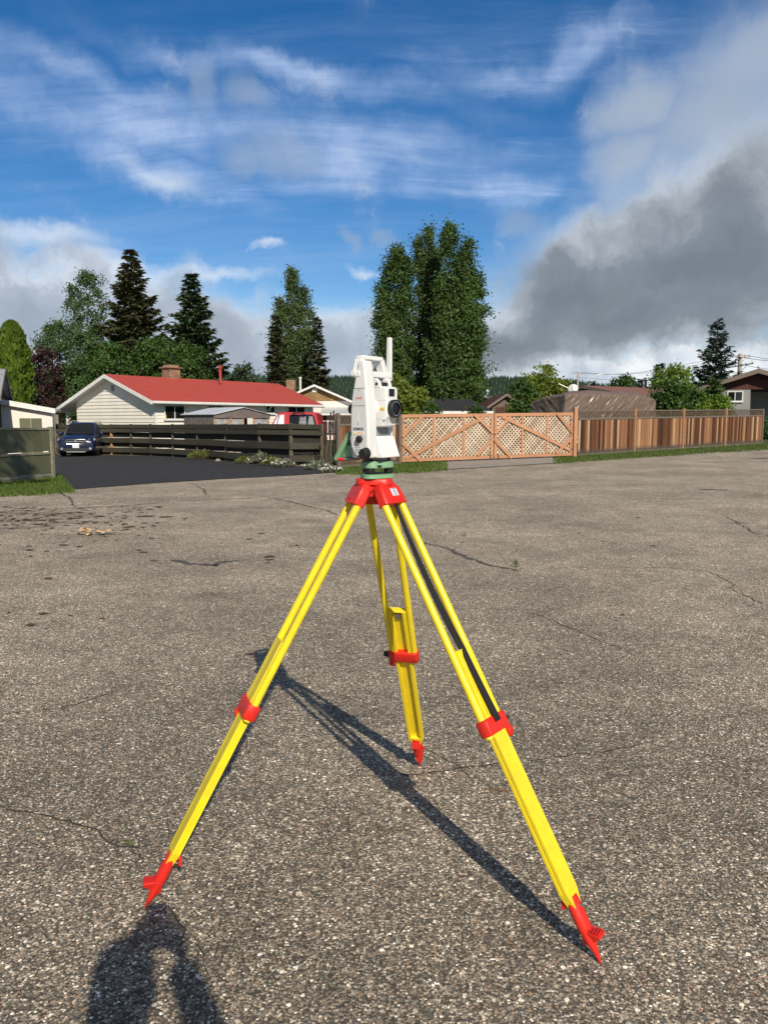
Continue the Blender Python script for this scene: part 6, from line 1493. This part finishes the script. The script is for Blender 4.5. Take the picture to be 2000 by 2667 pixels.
def litter():
    r = np.random.default_rng(9); V, F, = [], []
    spots = [(80, 1630, 26), (265, 1612, 16), (117, 1601, 22), (128, 1509, 18), (165, 1420, 24), (205, 1425, 16), (75, 1424, 16), (77, 1434, 18), (80, 1450, 14), (700, 1451, 22), (703, 1459, 18), (698, 1467, 10), (757, 1423, 12), (772, 1422, 12), (650, 1406, 12), (682, 1391, 12), (484, 1350, 16), (480, 1354, 10), (340, 1373, 16), (400, 1462, 16), (375, 1440, 20), (650, 1706, 18), (1660, 1349, 14), (1700, 1423, 14), (1622, 1603, 14), (182, 1605, 14), (25, 1598, 14), (380, 1345, 40), (430, 1347, 30), (260, 1345, 24)]
    spots += [(r.uniform(-10, 420), 1320+abs(r.normal(0, 40)), r.uniform(5, 16)) for _ in range(150)]
    spots += [(r.uniform(0, 1950), 1290+r.exponential(140), r.uniform(2, 6)) for _ in range(120)]
    spots += [(r.normal(60, 70), r.normal(1350, 14), r.uniform(6, 20)) for _ in range(60)]
    for x, y, s_ in spots:
        if y > 2500: continue
        g = gnd(x, y); w_ = s_*g.y/2000*.55; n = 7; k = len(V); a0 = r.random()*6.28; h = .004+.012*r.random()
        for j in range(n):
            a = a0+2*PI*j/n; q = w_*(.5+.7*r.random()); V.append((g.x+q*math.cos(a)*1.3, g.y+q*math.sin(a)*.9, g.z+.003+h*r.random()))
        V.append((g.x, g.y, g.z+h+.004)); F += [(k+j, k+(j+1) % n, k+n) for j in range(n)]
    o = obj('bark_litter', npmesh('bark_litter', V, F), mat('dark_bark_bits', (.075, .040, .026), .95, c2=(.13, .08, .055), vscale=9, island=.5)); stuff(o)
    tag(o, 'brown bark flakes and dirt scattered on the asphalt at left', 'litter')
litter()
def husk_pile():
    g = gnd(245, 1394); root = thing('husk_pile', 'small pile of tan dry husks and a stick on the asphalt at left', 'debris', g); r = random.Random(4)
    hm = mat('dry_husk', (.42, .24, .10), .8, c2=(.62, .46, .27), vscale=20)
    for i in range(13):
        a = r.uniform(0, 6.28); L = r.uniform(.07, .17); c = Vector((r.uniform(-.22, .2), r.uniform(-.10, .12), .012+.05*r.random())); d = Vector((math.cos(a), math.sin(a)*.5, r.uniform(-.2, .5))).normalized()
        s = d.cross(Vector((0, 0, 1))).normalized(); mb = MB()
        for k in range(6):
            f = k/5; w_ = .035*math.sin(PI*(f*.86+.07)); p = c+d*(L*(f-.5))+Vector((0, 0, .02*math.sin(PI*f)))
            mb.v += [tuple(p-s*w_), tuple(p+Vector((0, 0, .012))), tuple(p+s*w_)]
            if k: j = 3*k; mb.f += [(j-3, j-2, j+1, j), (j-2, j-1, j+2, j+1)]
        o = mb.build('husk', hm, root, 60, recalc=False); o.modifiers.new('s', 'SOLIDIFY').thickness = .003
    MB().tube([(-.38, .02, .02), (-.1, -.03, .035), (.2, 0, .05), (.52, .08, .02)], .011, 6, [.006, .010, .012, .007]).build('stick', M['palebark'], root, 60)
husk_pile()
def twig():
    g = gnd(1291, 2062); root = thing('pine_sprig', 'dry brown sprig lying on the asphalt under the right tripod leg', 'sprig', g); r = random.Random(2)
    dm = mat('dry_sprig', (.10, .055, .028), .9, c2=(.22, .14, .08), vscale=90)
    MB().tube([(-.05, .02, .005), (0, 0, .007), (.05, -.012, .005)], .002, 5).build('stem', dm, root, 60)
    for i in range(22):
        x = -.03+.075*r.random(); MB().ball((x+r.uniform(-.006, .006), -.2*x+r.uniform(-.007, .007), .007+.004*r.random()), (.0055, .0035, .003), 6, 4).build('scale', dm, root, 60)
twig()
for px, py, sc_, lab in ((1345, 1478, 1.0, 'tiny green weed growing in the damp crack behind the tripod'), (1207, 1397, .7, 'tiny green weed in the crack left of the damp strip'), (338, 2204, .35, 'tiny moss tuft in the crack by the left tripod foot')):
    r = np.random.default_rng(px); g = gnd(px, py); root = thing('crack_weed', lab, 'weed', g, 0, 'weeds in the asphalt cracks'); n = 26
    C = np.stack([r.normal(0, .03, n), r.normal(0, .02, n), .02+.05*r.random(n)], 1)*sc_; quad_obj('leaves', leaf_quads(C, .018*sc_, .4, None, None, r), L_['weed'], root)
    MB().cyl((0, 0, 0), (0, 0, .06*sc_), .002, .001, 4).build('stem', M['bark'], root)

# ------------------------------------------------------------------ the person taking the picture, standing behind the camera (only the shadow is in view)
def person():
    root = thing('person', 'person in dark jacket and jeans holding up a phone, seen as shadow', 'person', (0, -.42, 0)); ox, oy = 0.0, -.42
    def skin(name, verts, edges, rad, mt, parent, root_i=0, sub=2):
        me = bpy.data.meshes.new(name); me.from_pydata([(x-ox, y-oy, z) for x, y, z in verts], edges, []); me.update()
        o = bpy.data.objects.new(name, me); col.objects.link(o); o.parent = parent; me.materials.append(mt)
        bpy.context.view_layer.update()
        sk = o.modifiers.new('skin', 'SKIN'); sk.use_smooth_shade = True
        if not me.skin_vertices: bpy.context.view_layer.objects.active = o; bpy.ops.mesh.customdata_skin_add()
        for i, rr in enumerate(rad): me.skin_vertices[0].data[i].radius = rr if isinstance(rr, tuple) else (rr, rr); me.skin_vertices[0].data[i].use_root = (i == root_i)
        s = o.modifiers.new('sub', 'SUBSURF'); s.levels = sub; s.render_levels = sub; return o
    y0 = -.50
    V = [(0, y0, .95), (0, y0-.01, 1.12), (0, y0-.01, 1.30), (0, y0, 1.43), (.01, y0+.03, 1.49), (.02, y0+.06, 1.55),
         (.19, y0, 1.40), (.305, y0+.10, 1.20), (.17, y0+.30, 1.335), (.065, -.060, 1.42),
         (-.19, y0, 1.40), (-.16, y0+.15, 1.20), (-.075, y0+.33, 1.32), (-.055, -.060, 1.42),
         (.10, y0, .90), (.11, y0+.03, .50), (.12, y0, .09), (.13, y0+.13, .04), (-.10, y0, .90), (-.11, y0+.02, .50), (-.12, y0, .09), (-.13, y0+.13, .04)]
    Ed = [(0, 1), (1, 2), (2, 3), (3, 4), (4, 5), (3, 6), (6, 7), (7, 8), (8, 9), (3, 10), (10, 11), (11, 12), (12, 13), (0, 14), (14, 15), (15, 16), (16, 17), (0, 18), (18, 19), (19, 20), (20, 21)]
    rd = [(.15, .11), (.145, .11), (.17, .12), (.12, .09), .058, .06, .075, .058, .052, .044, .075, .058, .054, .048, .095, .065, .045, .04, .095, .065, .045, .04]
    body = skin('body', V, Ed, rd, M['cloth'], root)
    # head with face and hair
    hc = Vector((.028, y0+.075+.42, 1.60))
    hd = MB().loft([[hc+Vector((rx*math.cos(2*PI*i/18), dy+ry*math.sin(2*PI*i/18), z)) for i in range(18)] for z, rx, ry, dy in ((-.125, .035, .04, .03), (-.11, .05, .065, .02), (-.07, .066, .085, .005), (0, .076, .098, 0), (.05, .076, .098, -.005), (.09, .062, .08, -.008), (.115, .03, .04, -.01))])
    ho = hd.build('head', M['skin'], root, 60)
    MB().loft([[hc+Vector((s*math.cos(2*PI*i/10), .092+q*.5, z+s*math.sin(2*PI*i/10)*.4)) for i in range(10)] for z, s, q in ((.02, .008, -.01), (-.02, .014, .03), (-.035, .016, .02), (-.045, .010, -.01))]).build('nose', M['skin'], ho, 60)
    for sg in (-1, 1):
        MB().ball(hc+Vector((sg*.032, .088, .008)), (.013, .009, .008), 10, 6).build('eye', M['ilabel'], ho, 60)
        MB().ball(hc+Vector((sg*.079, 0, -.01)), (.010, .022, .033), 10, 6).build('ear', M['skin'], ho, 60)
    MB().ball(hc+Vector((0, .085, -.068)), (.025, .010, .007), 10, 6).build('mouth', M['ired'], ho, 60)
    MB().loft([[hc+Vector((rx*math.cos(2*PI*i/18), dy+ry*math.sin(2*PI*i/18), z)) for i in range(18)] for z, rx, ry, dy in ((-.05, .074, .08, -.035), (.0, .083, .088, -.025), (.05, .084, .100, -.010), (.095, .072, .09, -.008), (.125, .035, .045, -.01))]).build('hair', M['hair'], ho, 60)
    # hands: palm, four fingers and thumb each, closed on the phone
    for sg in (-1, 1):
        hv = [(sg*.080, -.062, 1.415), (sg*.062, -.040, 1.455), (sg*.052, -.034, 1.49)]; he = [(0, 1), (1, 2)]; hr = [.028, .026, .018]
        for k, ln in enumerate((.9, 1.0, .95, .75)):
            b = len(hv); z = 1.440+.022*k; hv += [(sg*.058, -.030, z), (sg*(.050), -.012, z+.004), (sg*(.040-.012*ln), -.0150, z+.008)]; he += [(1, b), (b, b+1), (b+1, b+2)]; hr += [.0095, .0085, .0075]
        b = len(hv); hv += [(sg*.050, -.058, 1.462), (sg*.030, -.046, 1.480), (sg*.014, -.036, 1.492)]; he += [(1, b), (b, b+1), (b+1, b+2)]; hr += [.011, .010, .008]
        skin('hand', hv, he, hr, M['skin'], root, 0, 1)
    # legs covered by jeans
    for sg in (-1, 1): skin('trouser_leg', [(sg*.095, y0, .93), (sg*.11, y0+.03, .50), (sg*.12, y0, .10)], [(0, 1), (1, 2)], [.105, .076, .062], M['jeans'], root, 0, 1)
    ph = thing('phone', 'slim black phone held upright in front of the person, outside the picture', 'phone', (0, -.026, 1.50))
    MB().box(-.037, .037, -.004, .004, -.075, .075).build('case', M['black'], ph, bevel=.006); MB().box(-.034, .034, -.0050, -.0042, -.072, .072).build('screen', M['glass'], ph)
person()
